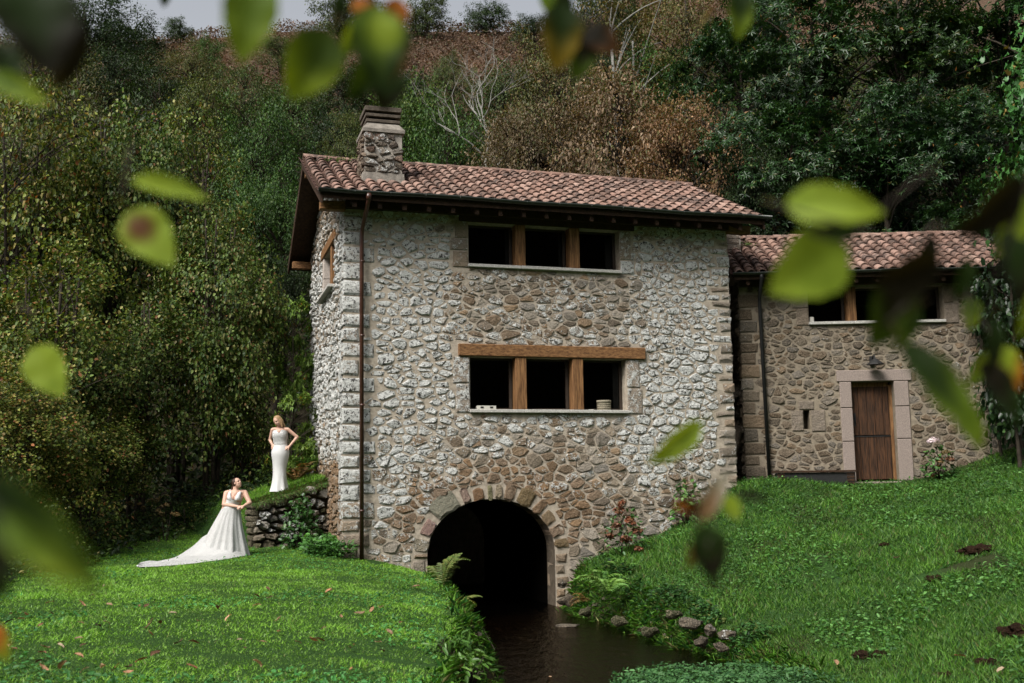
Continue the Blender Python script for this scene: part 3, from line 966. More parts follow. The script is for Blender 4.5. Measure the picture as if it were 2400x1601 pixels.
for v_, z_ in ((-.12, 7.50), (WD + .12 - .2, 7.50), (RIDGE_V - .1, RZ(RIDGE_V) - .30)):
    for a_, b2_ in ((U0 + .06, .02), (WU - .02, U1 - .06)):
        p = Acc(); p.box(a_, b2_, v_, v_ + .2, z_, z_ + .2); p.ob('purlin', M['oak_x'], roof, bevel=.012)
for i in range(18):                                         # rafter tails under the eave
    u = .1 + i * .545
    p = Acc(); p.prism([(EAVE_V + .08, EAVE_Z - .27), (.25, EAVE_Z - .27 + (.17 - EAVE_V) * SL), (.25, EAVE_Z - .14 + (.17 - EAVE_V) * SL), (EAVE_V + .08, EAVE_Z - .12)], lambda q: (u, q[0], q[1]), lambda q: (u + .09, q[0], q[1]))
    p.ob('rafter_tail', M['rafter'], roof)
p = Acc(); p.box(.02, WU - .02, -.16, -.003, 7.56, 7.74); p.ob('wall_plate', M['rafter'], roof)
gu = Acc(); gutter(gu, U0 - .05, U1 + .12, EAVE_V - .09, EAVE_Z + .06); gu.ob('gutter', M['copper'], mill, smooth=True)
dp = Acc()
dp.tube([(.42, EAVE_V - .09, EAVE_Z - .01), (.42, EAVE_V - .09, EAVE_Z - .12), (.41, EAVE_V + .1, EAVE_Z - .28), (.38, -.17, EAVE_Z - .62), (.37, -.13, EAVE_Z - .8), (.40, -.13, -.05)], .047, 10)
dp.tube([(.42, EAVE_V - .09, EAVE_Z + .0), (.42, EAVE_V - .09, EAVE_Z - .14)], [.07, .055], 10)
for z_ in (6.35, 3.2, .95, 1.9 * .9 + 3): dp.tube([(.385 + .015 * (7 - z_) / 7, -.13, z_), (.385 + .015 * (7 - z_) / 7, -.13, z_ + .04)], .056, 10)
dp.ob('downpipe', M['pipe'], mill, smooth=True)
# chimney
ch = link('chimney', None, mill); ch.empty_display_size = .1
c_ = Acc(); c_.box(CH[0] + .03, CH[1] - .03, CH[2] + .03, CH[3], 8.2, 9.74); c_.ob('stack', M['cement'], ch)
cf = lambda u, d, z: (u, CH[2] - d, z)
polys = rubble(rng, (CH[0], CH[1], 8.74, 9.72), (.13, .22), (.18, .42), gap=lambda u, z: .025)
for A, p in polys:
    (cu, cz), V, Fc = stone_geo(p, rng, .05)
    b = rng.choice([(.13, .11, .09), (.22, .19, .155), (.085, .07, .06), (.17, .115, .09), (.27, .25, .22)])
    link('stone', poly_mesh('stone', [(a, -b2 + .03, d) for a, b2, d in V], Fc, M['stone'], [(*b, rng.choice((.1, .25, .45)))] * len(V)), ch, (cu, CH[2], cz))
polys = rubble(rng, (CH[2], CH[3], 8.4, 9.72), (.13, .22), (.15, .36), gap=lambda u, z: .025)
for A, p in polys:
    (cu, cz), V, Fc = stone_geo(p, rng, .05)
    b = rng.choice([(.16, .12, .09), (.26, .20, .15), (.10, .075, .06)])
    link('stone', poly_mesh('stone', [(-b2 + .03, a, d) for a, b2, d in V], [f[::-1] for f in Fc], M['stone'], [(*b, rng.choice((.0, .1)))] * len(V)), ch, (CH[0], cu, cz))
c_ = Acc()
e = .02                                                      # mortar skirt at the foot, flared
ft = [(CH[0] - .05, CH[2] - .06), (CH[1] + .05, CH[2] - .06), (CH[1] + .05, CH[3]), (CH[0] - .05, CH[3])]
tp = [(CH[0] - .01, CH[2] - .012), (CH[1] + .01, CH[2] - .012), (CH[1] + .01, CH[3]), (CH[0] - .01, CH[3])]
c_.add([(x, y, 8.25 + (.35 if y > 1.5 else 0)) for x, y in ft] + [(x, y, 8.74 + (.1 if y > 1.5 else 0)) for x, y in tp], [(i, (i + 1) % 4, 4 + (i + 1) % 4, 4 + i) for i in range(4)] + [(4, 5, 6, 7)])
c_.ob('mortar_skirt', M['skirt'], ch)
c_ = Acc()
lo = [(CH[0] - .03, CH[2] - .03), (CH[1] + .03, CH[2] - .03), (CH[1] + .03, CH[3] + .03), (CH[0] - .03, CH[3] + .03)]
hi = [(CH[0] + .10, CH[2] + .10), (CH[1] - .10, CH[2] + .10), (CH[1] - .10, CH[3] - .10), (CH[0] + .10, CH[3] - .10)]
c_.add([(x, y, 9.72) for x, y in lo] + [(x, y, 9.80) for x, y in lo] + [(x, y, 9.97) for x, y in hi], [(3, 2, 1, 0)] + [(r * 4 + i, r * 4 + (i + 1) % 4, r * 4 + 4 + (i + 1) % 4, r * 4 + 4 + i) for r in range(2) for i in range(4)] + [(8, 9, 10, 11)])
c_.ob('shoulder', M['skirt'], ch)
M['slab'] = m_plain('dark_chimney_slab', (.085, .07, .055), .9, .15, .6, 9, .6, .01)
for z_, o_, t_ in ((9.985, -.07, .075), (10.12, -.055, .075), (10.25, -.035, .115)):
    c_ = Acc(); c_.box(CH[0] - o_, CH[1] + o_, CH[2] - o_ * 1.0, CH[3] + o_, z_, z_ + t_); c_.ob('cap_slab', M['slab'], ch, bevel=.008)
c_ = Acc(); c_.box(CH[0] + .16, CH[1] - .16, CH[2] + .16, CH[3] - .16, 9.9, 10.3); c_.ob('flue', M['dark_in'], ch)

# things on the lower sill
def on_mill(u, v, z):
    p = P0 + UX * u + UY * v; return (p[0], p[1], P0[2] + z)
bk = Acc()
R = [(.0, 0), (.145, 0), (.152, .01), (.158, .09), (.16, .17), (.172, .172), (.172, .215), (.165, .22), (.150, .215), (.148, .03)]
k = 20
V = [(r * math.cos(2 * math.pi * j / k), r * math.sin(2 * math.pi * j / k), z) for r, z in R for j in range(k)]
bk.add(V, [(i * k + j, i * k + (j + 1) % k, (i + 1) * k + (j + 1) % k, (i + 1) * k + j) for i in range(len(R) - 1) for j in range(k)])
for q in range(3): bk.tube([(.163 * math.cos(t), .163 * math.sin(t), .05 + q * .045) for t in np.linspace(0, 2 * math.pi, 21)], .008, 5, cap=False)
M['wicker'] = m_plain('grey_wicker', (.26, .23, .17), .8, .2, .5, 40, .9, .01)
o = bk.ob('basket', M['wicker'], None, True, loc=on_mill(6.06, .10, 3.152))
tag(o, 'round grey wicker basket standing on the lower window sill of the mill', 'basket')
o.scale = (1.0, .8, 1.05)
bx = thing('metal_box', 'flat pale box with two dark slots on the lower sill of the mill', 'box', on_mill(3.22, .10, 3.152), PH)
M['tin'] = m_plain('pale_tin', (.46, .45, .40), .5, .4, .15, 9, .2)
q = Acc(); q.box(-.22, .22, -.07, .07, 0, .085); q.ob('body', M['tin'], bx, bevel=.006)
for s in (-.11, .11):
    q = Acc(); q.box(s - .035, s + .035, -.0765, -.0702, .028, .066); q.ob('slot', M['iron'], bx)
o = Acc().box(-.06, .06, -.03, .03, 0, .012).ob('paper_scrap', M['tin'], None, loc=on_mill(5.72, .05, 3.153)); tag(o, 'small flat white scrap beside the basket on the sill', 'paper')

# ================================================================== the cottage
rng = random.Random(12)
cot = thing('stone_cottage', 'low brown stone cottage with orange tiled roof and plank door right of the mill', 'house', Q0, PH2)
CW, CD = 6.55, 6.0
cl = Acc()
DO = (2.66, 3.70, .08, 2.41)
WC = (1.71, 5.05, 3.93, 4.80)
SLIT = (1.45, 1.61, 1.26, 1.73)
rect_strip(cl, [(0, 1.45, -.9, 2.41), (1.61, 2.66, -.9, 2.41), (3.70, CW, -.9, 2.41), (1.45, 1.61, -.9, 1.26), (1.45, 1.61, 1.73, 2.41), (0, CW, 2.41, 3.93),
                (0, 1.71, 3.93, 4.80), (5.05, CW, 3.93, 4.80), (0, CW, 4.80, 5.25), (2.66, 3.70, -.9, -.06)], f0, f1)
cl.box(0, .5, .55, CD, -.9, 5.25); cl.box(CW - .5, CW, .55, CD, -.9, 5.25); cl.box(.5, CW - .5, CD - .5, CD, -.9, 5.25)
cl.box(.5, CW - .5, .55, CD - .5, 3.0, 3.2); cl.box(1.40, 1.66, .50, .56, 1.2, 1.8)
CR_V, CE_V, CE_Z, CS = 2.75, -.60, 5.06, .48
for us in (0, CW - .5):
    cl.prism([(0.02, 5.25), (CD - .52, 5.25), (CR_V, CE_Z - .2 + (CR_V - CE_V) * CS)], lambda p: (us, p[0], p[1]), lambda p: (us + .5, p[0], p[1]))
M['mortar_c'] = m_plain('tree_shaded_mortar', (.215, .18, .135), .95, .1, .35, 6, .6, .02)  # tree shade over the cottage is put into this mortar tone
cwall = cl.ob('wall', M['mortar_c'], cot)
rects, z, i = [], -.2, 0
while z < 4.6:
    h = rng.uniform(.20, .38); w_ = (.46 if i % 2 else .30) + rng.uniform(-.04, .06)
    q = Acc(); c = cottage_colour(0, z, rng)
    block(q, rng, -.03, w_ - .02, z + .012, z + h - .012, -.3, .03, front, c, .03, .018); q.ob('quoin', M['stone'], cwall)
    rects.append((-.2, w_, z, z + h)); z += h; i += 1
fr_blocks = [(2.31, 4.14, 2.415, 2.70)] + [(2.37, 2.655, a, b) for a, b in ((-.05, .93), (.94, 1.76), (1.77, 2.41))] + [(3.705, 4.05, a, b) for a, b in ((-.05, .98), (.99, 1.78), (1.79, 2.41))]
dr = link('doorway', None, cot); dr.empty_display_size = .1
M['granite_d'] = m_plain('pinkish_granite', (.245, .20, .175), .85, .2, .35, 40, .5, .01)  # door stones darkened for the same tree shade
for (a, b, c, d) in fr_blocks:
    q = Acc(); q.box(a, b, -.045, .42, c + .003, d - .003); q.ob('door_stone', M['granite_d'], dr, bevel=.012); rects.append((a, b, c, d))
q = Acc(); q.box(2.40, 4.0, -.10, .42, -.20, -.055); q.ob('threshold', M['granite_d'], dr, bevel=.015)
rects += [(DO[0] - .05, DO[1] + .05, -.3, DO[3]), (WC[0], WC[1], WC[2] - .09, WC[3] + .3), SLIT]
door = link('door', None, cot); door.empty_display_size = .1; tag(door, 'dark weathered plank door split into upper and lower leaves')
for i in range(5):
    a = 2.67 + i * .2; b = a + .196 if i < 4 else 3.62
    for z0, z1 in ((.0, 1.06), (1.09, 2.30)):
        q = Acc(); q.box(a, b - .004, .20 - .004 * (i % 2), .26, z0, z1); q.ob('plank', M['door'], door, bevel=.006)
q = Acc(); q.box(3.625, 3.695, .17, .30, -.04, 2.34); q.box(2.662, 3.62, .19, .30, 2.30, 2.40); q.ob('door_frame', M['oak_z'], door)
q = Acc(); q.box(2.67, 3.62, .185, .198, 1.052, 1.075); q.ob('drip_strip', M['iron'], door)
q = Acc(); q.tube([(2.76, .19, 1.38), (2.76, .155, 1.41), (2.76, .155, 1.55), (2.76, .19, 1.58)], .012, 6); q.box(2.735, 2.785, .188, .197, 1.32, 1.64); q.ob('handle', M['iron'], door)
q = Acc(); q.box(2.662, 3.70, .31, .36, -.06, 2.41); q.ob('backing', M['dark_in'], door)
for (a, b, c, d) in ((1.40, 1.70, 3.86, 4.28), (1.30, 1.70, 4.30, 4.80), (5.06, 5.40, 3.84, 4.34), (5.06, 5.30, 4.36, 4.82), (1.35, 1.72, 1.745, 1.95), (1.64, 1.98, 1.20, 1.72), (1.16, 1.44, 1.22, 1.72)):
    q = Acc(); cc = lerp((.27, .23, .19), (.25, .19, .135), rng.random())
    block(q, rng, a, b, c, d, -.42 if c > 3 else -.1, .03, front, (*cc, .12), .015, .006); q.ob('jamb_stone', M['stone'], cwall); rects.append((a, b, c, d))
wc = timber_window(cot, WC, [(2.67, 2.89), (3.85, 4.07)], label='long cottage window under the eaves with oak posts')
polys = rubble(rng, (.2, CW - .02, -.35, 5.0), (.12, .26), (.15, .44), rects=rects, gap=lambda u, z: .034)
lay_stones('stone', polys, front, cwall, rng, cottage_colour, .024)
rng2 = random.Random(3)
acc = Acc()
for A, p in rubble(rng2, (.05, CD, -.3, 5.1), (.17, .3), (.2, .4), gap=lambda u, z: .04):
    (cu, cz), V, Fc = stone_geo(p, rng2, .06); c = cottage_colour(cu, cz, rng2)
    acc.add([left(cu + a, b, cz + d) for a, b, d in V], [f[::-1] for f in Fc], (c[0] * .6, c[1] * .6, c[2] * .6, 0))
tag(acc.ob('side_stones', M['stone'], cwall), kind='stuff')
croof = link('roof', None, cot); croof.empty_display_size = .1
rk = Acc()
for s in (1, -1):
    e_v = CE_V if s > 0 else 2 * CR_V - CE_V
    pts = [(e_v, CE_Z - .12), (CR_V, CE_Z - .12 + (CR_V - CE_V) * CS), (CR_V, CE_Z + (CR_V - CE_V) * CS), (e_v, CE_Z)]
    if s < 0: pts = pts[::-1]
    rk.prism(pts, lambda p: (-.20, p[0], p[1]), lambda p: (6.95, p[0], p[1]))
rk.ob('roof_deck', M['rafter'], croof)
tiled_roof(croof, rng, -.22, 6.97, CE_V, CE_Z, CR_V, CS, 25, .375, 300)
gu = Acc(); gutter(gu, -.25, 6.9, CE_V - .085, CE_Z + .05, .065); gu.ob('gutter', M['copper'], cot, smooth=True)
dp = Acc(); dp.tube([(.45, CE_V - .085, CE_Z), (.45, CE_V - .085, CE_Z - .1), (.47, -.2, CE_Z - .5), (.48, -.12, CE_Z - .7), (.53, -.12, .0)], .045, 10); dp.ob('downpipe', M['iron'], cot, smooth=True)
p = Acc(); p.box(.0, CW, -.16, -.004, 4.85, 5.0); p.ob('wall_plate', M['rafter'], croof)
for i in range(13):
    u = .1 + i * .53
    p = Acc(); p.prism([(CE_V + .08, CE_Z - .24), (.25, CE_Z - .24 + (.17 - CE_V) * CS), (.25, CE_Z - .13 + (.17 - CE_V) * CS), (CE_V + .08, CE_Z - .11)], lambda q: (u, q[0], q[1]), lambda q: (u + .09, q[0], q[1]))
    p.ob('rafter_tail', M['rafter'], croof)
cc = link('chimney', None, cot); cc.empty_display_size = .1
q = Acc(); q.box(-.28, .36, 1.5, 2.2, 5.4, 7.25); q.ob('stack', M['cement'], cc)
z = 6.0
for r in range(8):
    u = -.28 - (.1 if r % 2 else 0)
    while u < .36:
        b = min(u + .30, .36); a = max(u, -.28)
        if b - a > .06:
            q = Acc(); s_ = rng.uniform(.6, 1.1); block(q, rng, a + .008, b - .008, z + .008, z + .142, -.03, .025, lambda u_, d, z_: (u_, 1.5 - d, z_), (.36 * s_, .30 * s_, .25 * s_, .15), .012, .006)
            q.ob('stone', M['stone'], cc)
        u += .30
    z += .15


def on_cot(u, v, z):
    u2, v2 = np.array([math.cos(PH2), math.sin(PH2), 0]), np.array([-math.sin(PH2), math.cos(PH2), 0])
    p = Q0 + u2 * u + v2 * v; return (p[0], p[1], Q0[2] + z)
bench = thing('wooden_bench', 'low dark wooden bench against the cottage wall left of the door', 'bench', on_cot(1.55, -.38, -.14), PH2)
for i in range(3):
    q = Acc(); q.box(-.98, .98, -.20 + i * .135, -.075 + i * .135, .33, .375); q.ob('seat_plank', M['rafter'], bench, bevel=.005)
q = Acc(); q.box(-.95, .95, -.15, -.11, .02, .325); q.ob('under_seat_shade', M['iron'], bench)  # dark board filling in the shadow under the seat
for s in (-.86, .80):
    q = Acc()
    for j in range(5): q.box(s - .05, s + .13, -.16, .17, -.05 + j * .077, -.05 + j * .077 + .06)
    q.ob('leg', M['rafter'], bench, bevel=.004)
lamp = thing('wall_lamp', 'black iron wall lamp above the cottage door', 'lamp', on_cot(3.2, -.04, 2.92), PH2)
q = Acc(); q.box(-.06, .06, -.03, .03, -.12, .12); q.ob('backplate', M['iron'], lamp, bevel=.01)
q = Acc(); q.tube([(0, -.03, .05), (0, -.12, .14), (0, -.22, .12), (0, -.26, .02)], .014, 6); q.ob('arm', M['iron'], lamp)
q = Acc(); q.tube([(0, -.26, .04), (0, -.26, .01), (0, -.26, -.10), (0, -.26, -.12)], [.02, .06, .20, .205], 14); q.ob('lamp_shade', M['iron'], lamp)
q = Acc(); q.box(-.05, .05, -.05, .05, 0, .14); o = q.ob('candle_pot', M['tin'], None, bevel=.01, loc=on_cot(1.80, .10, 3.932)); tag(o, 'small pale pot in the left corner of the cottage window sill', 'pot')
# ------------------------------------------------------------------ leaves, crowns, trunks
def unit(a): return a / (np.linalg.norm(a, axis=-1, keepdims=True) + 1e-9)


def leaves(P, D, Nn, L, W, shape='oval', fold=.22, curl=.12):
    """P base points, D directions, Nn rough normals; returns V (n*k,3), faces list, k"""
    D = unit(D); Sd = unit(np.cross(D, Nn)); Nn = np.cross(Sd, D)
    L = L[:, None]; W = W[:, None]
    if shape == 'oval':                               # six-point rounded leaf folded on the midrib
        pts = [P, P + D * L * .30 + Sd * W * .5 + Nn * W * fold, P + D * L * .74 + Sd * W * .40 + Nn * W * fold * .6 - Nn * L * curl * .5,
               P + D * L - Nn * L * curl, P + D * L * .74 - Sd * W * .40 + Nn * W * fold * .6 - Nn * L * curl * .5, P + D * L * .30 - Sd * W * .5 + Nn * W * fold]
        q = [[0, 1, 2, 3], [0, 3, 4, 5]]
    elif shape == 'lance':                            # long toothed chestnut leaf
        pts = [P, P + D * L * .5 + Sd * W * .5 + Nn * W * fold, P + D * L - Nn * L * curl, P + D * L * .5 - Sd * W * .5 + Nn * W * fold]
        q = [[0, 1, 2], [0, 2, 3]]
    elif shape == 'lobed':                            # broad leaf with four blunt lobes
        pts = [P + D * L * .08, P + D * L * .12 + Sd * W * .30, P + D * L * .38 + Sd * W * .55 + Nn * W * fold, P + D * L * .55 + Sd * W * .26, P + D * L * .96 + Sd * W * .36 - Nn * L * curl,
               P + D * L * .84, P + D * L * .96 - Sd * W * .36 - Nn * L * curl, P + D * L * .55 - Sd * W * .26, P + D * L * .38 - Sd * W * .55 + Nn * W * fold, P + D * L * .12 - Sd * W * .30]
        q = [[0, 1, 2, 3], [0, 3, 4, 5], [0, 5, 6, 7], [0, 7, 8, 9]]
    k = len(pts); n = len(P)
    V = np.stack(pts, 1).reshape(-1, 3)
    base = (np.arange(n) * k)[:, None]
    F_ = [base + np.array(f)[None] for f in q]
    return V, [np.concatenate(F_)], k


def rnd_dirs(r, n):
    v = r.normal(size=(n, 3)); return unit(v)


def leaf_cols(r, n, pal, var=.25, cl=None):
    pal = np.array(pal); w = pal[:, 3] / pal[:, 3].sum()
    c = pal[r.choice(len(pal), n, p=w), :3]
    c = c * (1 + r.uniform(-var, var, (n, 1)))
    if cl is not None: c = c * cl
    return np.concatenate([np.clip(c, .004, 1), np.ones((n, 1))], 1)


def crown_points(r, R, zc, ncl, lump=.35, low=-.85, shell=.55):
    """cluster centres in an uneven ellipsoid, mostly near its surface"""
    d = rnd_dirs(r, ncl * 3); d = d[d[:, 2] > low][:ncl]
    f = (1 - lump) + lump * 1.6 * vnoise(d * 2.3 + 7, int(r.integers(1, 999)))
    rad = f * (shell + (1 - shell) * r.random(len(d)) ** .6)
    return d * rad[:, None] * np.array(R) + np.array([0, 0, zc]), d


def make_tree(name, seed, R, zc, H, ncl, per, spray, leaf, shape, pal, mat='leaf', lump=.35, droop=.25, trunk_r=.14, ntrunk=1, bark='bark', limbs=40, var=.3, shell=.55, low=-.85, flat=.45, lean=.0, rosette=0, nb=22):
    """meshes of one kind of tree: (trunk, crown)"""
    r = np.random.default_rng(seed)
    if nb:                                            # leaf clusters gathered on separate boughs
        Bc, bd = crown_points(r, np.array(R) * .86, zc, nb, lump, low, shell)
        ix = r.integers(0, len(Bc), ncl); br = .27 * (R[0] + R[1]) / 2 * math.sqrt(22 / nb)
        of = r.normal(size=(ncl, 3)) * np.array([br, br, br * .45]); of[:, 2] -= .25 * (of[:, 0] ** 2 + of[:, 1] ** 2) / br
        C = Bc[ix] + of; d = unit(bd[ix] * .6 + unit(of) * .5 + np.array([0, 0, .25]))
    else: C, d = crown_points(r, R, zc, ncl, lump, low, shell)
    n = ncl * per
    Cc = np.repeat(C, per, 0)[:n] if len(C) == ncl else np.repeat(C, per, 0)
    n = len(Cc); dd = np.repeat(d, per, 0)
    # sprays: leaves set along a few twigs that leave the cluster outwards and droop
    tw = unit(np.repeat(unit(d + .55 * r.normal(size=d.shape)), per, 0) + .75 * r.normal(size=(n, 3)) * np.array([1, 1, flat]) + np.array([0, 0, -droop]))
    t = r.random((n, 1)) ** .7
    off = tw * t * spray + r.normal(size=(n, 3)) * spray * .16 - np.array([0, 0, 1]) * droop * spray * t ** 2
    P = Cc + off
    D = unit(tw + .7 * r.normal(size=(n, 3)) + np.array([0, 0, -.15 - droop]))
    Nn = unit(dd * .75 + np.array([0, 0, .95]) + .38 * r.normal(size=(n, 3)))
    L = leaf[0] * r.uniform(.6, 1.25, n); W = L * leaf[1]
    if rosette:                                       # leaves in rosettes at shoot ends
        m = n // rosette
        P = np.repeat(P[:m], rosette, 0); ax = np.repeat(unit(dd[:m] + .6 * r.normal(size=(m, 3)) + np.array([0, 0, .25])), rosette, 0)
        a = np.tile(np.arange(rosette) / rosette * 2 * np.pi, m) + r.uniform(0, .6, m * rosette)
        s1 = unit(np.cross(ax, np.array([.3, .2, .9]))); s2 = np.cross(ax, s1)
        D = unit(s1 * np.cos(a)[:, None] + s2 * np.sin(a)[:, None] + ax * .35 + np.array([0, 0, -.45]) + .2 * r.normal(size=P.shape))
        Nn = unit(ax + np.array([0, 0, .4]) + .2 * r.normal(size=P.shape))
        n = len(P); L = leaf[0] * r.uniform(.7, 1.2, n); W = L * leaf[1]
        cl = np.repeat(r.uniform(.75, 1.25, (m, 1)), rosette, 0)
    else:
        cl = np.repeat(r.uniform(.72, 1.3, (len(C), 1)), per, 0)
    V, Fc, k = leaves(P, D, Nn, L, W, shape)
    col = np.repeat(leaf_cols(r, n, pal, var, cl), k, 0)
    crown = np_mesh(name + '_crown', V, Fc, M[mat], col)
    # trunk and limbs
    a = Acc(); rr = random.Random(seed)
    stems = []
    for i in range(ntrunk):
        an = 2 * math.pi * i / max(1, ntrunk) + rr.random(); sp_ = .25 if ntrunk > 1 else 0
        b0 = np.array([math.cos(an) * sp_ * .6, math.sin(an) * sp_ * .6, -1.5])
        top = np.array([math.cos(an) * R[0] * .35 * (ntrunk > 1) + rr.uniform(-.3, .3) + lean, math.sin(an) * R[1] * .35 * (ntrunk > 1) + rr.uniform(-.3, .3), zc + R[2] * .45])
        a.tube([b0 + np.array([0, 0, -7.0]), b0 + np.array([.05, 0, -3.0]), b0], [trunk_r * 1.25, trunk_r * 1.12, trunk_r + .012], 7)
        ts = np.linspace(0, 1, 8)
        pts = [b0 + (top - b0) * t_ + np.array([math.sin(t_ * 5 + i) * .12, math.cos(t_ * 4 + i) * .12, 0]) * t_ for t_ in ts]
        a.tube(pts, [trunk_r * (1 - .78 * t_) + .012 for t_ in ts], 7); stems.append(pts)
    idx = r.permutation(len(C))[:limbs]
    for q, i in enumerate(idx):
        pts = stems[q % len(stems)]
        cz = C[i][2]; s = pts[min(7, max(2, int(np.interp(cz - .35 * R[2], [p[2] for p in pts], range(8)) + .5)))]
        e = C[i] + d[i] * spray * .4
        mid = (s + e) / 2 + np.array([rr.uniform(-.2, .2), rr.uniform(-.2, .2), .12 * np.linalg.norm(e - s)])
        ts = np.linspace(0, 1, 6)
        cv = [(1 - t_) ** 2 * s + 2 * t_ * (1 - t_) * mid + t_ * t_ * e for t_ in ts]
        r0 = trunk_r * .26
        a.tube(cv, [r0 * (1 - .85 * t_) + .006 for t_ in ts], 5, cap=False)
    return a.mesh(name + '_trunk', M[bark], True), crown


G1 = (.078, .122, .022, 5); G2 = (.135, .172, .040, 3.5); G3 = (.17, .14, .050, 1.2); G4 = (.19, .085, .038, .5); G5 = (.036, .066, .015, 5)
HAZEL = [G1, G2, G3, G4, G5, (.20, .19, .07, 2)]
GREEN = [(.042, .092, .018, 5), (.066, .125, .028, 4), (.095, .14, .035, 2), (.020, .045, .011, 3)]
OLIVE = [(.056, .086, .024, 5), (.090, .118, .036, 3), (.026, .042, .013, 3), (.10, .08, .034, .7)]
DUSK = [(.018, .036, .011, 5), (.030, .054, .018, 3), (.010, .020, .007, 3)]
RUST = [(.145, .092, .056, 5), (.20, .135, .088, 3), (.10, .06, .03, 3), (.085, .085, .03, 2), (.25, .17, .11, 1)]
BRONZE = [(.095, .085, .035, 5), (.070, .085, .025, 4), (.14, .10, .045, 1.5), (.05, .06, .02, 3)]
CHEST = [(.016, .046, .011, 5), (.030, .072, .020, 3), (.012, .034, .010, 4), (.11, .13, .05, .25), (.2, .1, .03, .12)]
TULIP = [(.030, .100, .022, 5), (.045, .130, .030, 4), (.09, .14, .03, .8), (.16, .11, .03, .3)]

KIND = {}
KIND['hazel'] = [make_tree('hazel', 31 + i, (2.5, 2.5, 4.6), 5.0, 9.6, 330, 52, .75, (.115, .82), 'oval', HAZEL, droop=.14, trunk_r=.09, ntrunk=5, limbs=60, lump=.5, shell=.55, nb=19) for i in range(2)]
KIND['green'] = [make_tree('broadleaf', 41 + i, (2.7, 2.7, 3.1), 4.2, 7.3, 260, 60, .62, (.13, .62), 'lance', GREEN, droop=.12, trunk_r=.16, limbs=50, lump=.45) for i in range(2)]
KIND['olive'] = [make_tree('olive_broadleaf', 51 + i, (2.7, 2.7, 2.9), 4.0, 7.0, 240, 52, .6, (.13, .55), 'lance', OLIVE, droop=.1, trunk_r=.15, limbs=50, lump=.5) for i in range(2)]
KIND['dusk'] = [make_tree('dark_broadleaf', 61, (2.8, 2.8, 3.0), 4.1, 7.1, 240, 52, .6, (.14, .6), 'lance', DUSK, droop=.1, trunk_r=.16, limbs=46, lump=.5)]
KIND['bronze'] = [make_tree('bronze_broadleaf', 71, (2.7, 2.7, 3.0), 4.1, 7.1, 240, 46, .62, (.125, .6), 'lance', BRONZE, droop=.15, trunk_r=.14, limbs=60, lump=.5)]
KIND['rust'] = [make_tree('rusty_oak', 81 + i, (3.5, 3.0, 2.6), 4.4, 7.0, 380, 56, .62, (.11, .6), 'lance', RUST, droop=.16, trunk_r=.17, ntrunk=2, limbs=90, lump=.4, nb=36) for i in range(2)]
KIND['chestnut'] = [make_tree('chestnut', 91 + i, (3.4, 3.4, 5.4), 7.2, 12.6, 340, 78, 1.05, (.21, .32), 'lance', CHEST, 'leaf_gloss', droop=.3, trunk_r=.2, limbs=36, lump=.45, rosette=7, shell=.45, nb=30) for i in range(2)]
KIND['ridge'] = [make_tree('windswept_oak', 101, (2.8, 2.4, 1.9), 2.3, 4.4, 230, 50, .55, (.14, .6), 'lance', DUSK[:2] + OLIVE[:1], droop=.12, trunk_r=.15, limbs=40, lump=.6, low=-.9, flat=.3, shell=.35)]
KIND['tulip'] = [make_tree('tulip_tree', 111, (2.1, 2.1, 3.6), 7.4, 11, 190, 26, .75, (.17, 1.0), 'lobed', TULIP, 'leaf_gloss', droop=.35, trunk_r=.2, limbs=60, lump=.4)]
KIND['birch'] = [make_tree('birch', 121, (2.0, 2.0, 4.8), 6.0, 11, 170, 44, .6, (.10, .7), 'lance', BRONZE, droop=.3, trunk_r=.11, ntrunk=2, limbs=50, bark='bark_pale', lump=.6)]
KIND['sapling'] = [make_tree('sapling', 131, (1.3, 1.3, 2.2), 2.9, 5.2, 80, 35, .5, (.22, .36), 'lance', [(.09, .18, .035, 5), (.13, .23, .055, 3), (.045, .10, .02, 3), (.2, .14, .03, .3)], droop=.3, trunk_r=.05, limbs=30, rosette=6)]
KIND['shrub'] = [make_tree('shrub', 141 + i, (1.0, 1.0, .75), .65, 1.4, 60, 40, .35, (.075, .65), 'oval', [G5, G1, (.03, .05, .015, 4), (.12, .10, .03, 1), (.16, .07, .03, .4)], droop=.25, trunk_r=.025, ntrunk=4, limbs=24) for i in range(2)]
KIND['ivy'] = [make_tree('evergreen', 151, (.55, .45, 1.0), 1.0, 2.0, 70, 40, .28, (.085, .75), 'oval', [(.010, .026, .009, 5), (.018, .042, .013, 3), (.04, .08, .025, .7)], 'leaf_gloss', droop=.35, trunk_r=.03, ntrunk=3, limbs=20, nb=0)]
DIMS = dict(hazel=(2.9, 9.6), green=(3.1, 7.3), olive=(3.1, 7.0), dusk=(3.1, 7.2), bronze=(3.0, 7.2), rust=(3.9, 7.0), chestnut=(4.0, 12.6), ridge=(3.1, 4.5), tulip=(2.6, 11), birch=(2.4, 11), sapling=(1.6, 5.2), shrub=(1.2, 1.45), ivy=(.7, 2.0))
NAMES = dict(hazel='hazel_tree', green='leafy_tree', olive='olive_green_tree', dusk='dark_tree', bronze='bronze_tree', rust='rusty_oak_tree', chestnut='chestnut_tree', ridge='windswept_tree', tulip='tulip_tree', birch='birch_tree', sapling='chestnut_sapling', shrub='shrub', ivy='evergreen_shrub')
GROUP = {k: 'woodland trees behind and beside the mill' for k in NAMES}
GROUP.update(ridge='windswept trees along the skyline', shrub='low shrubs along the wood edge', chestnut='chestnut trees behind the cottage', hazel='hazel trees at the left of the lawn', rust='rusty oaks behind the mill roof', ivy=None, tulip=None, birch=None, sapling=None)
seq = {}
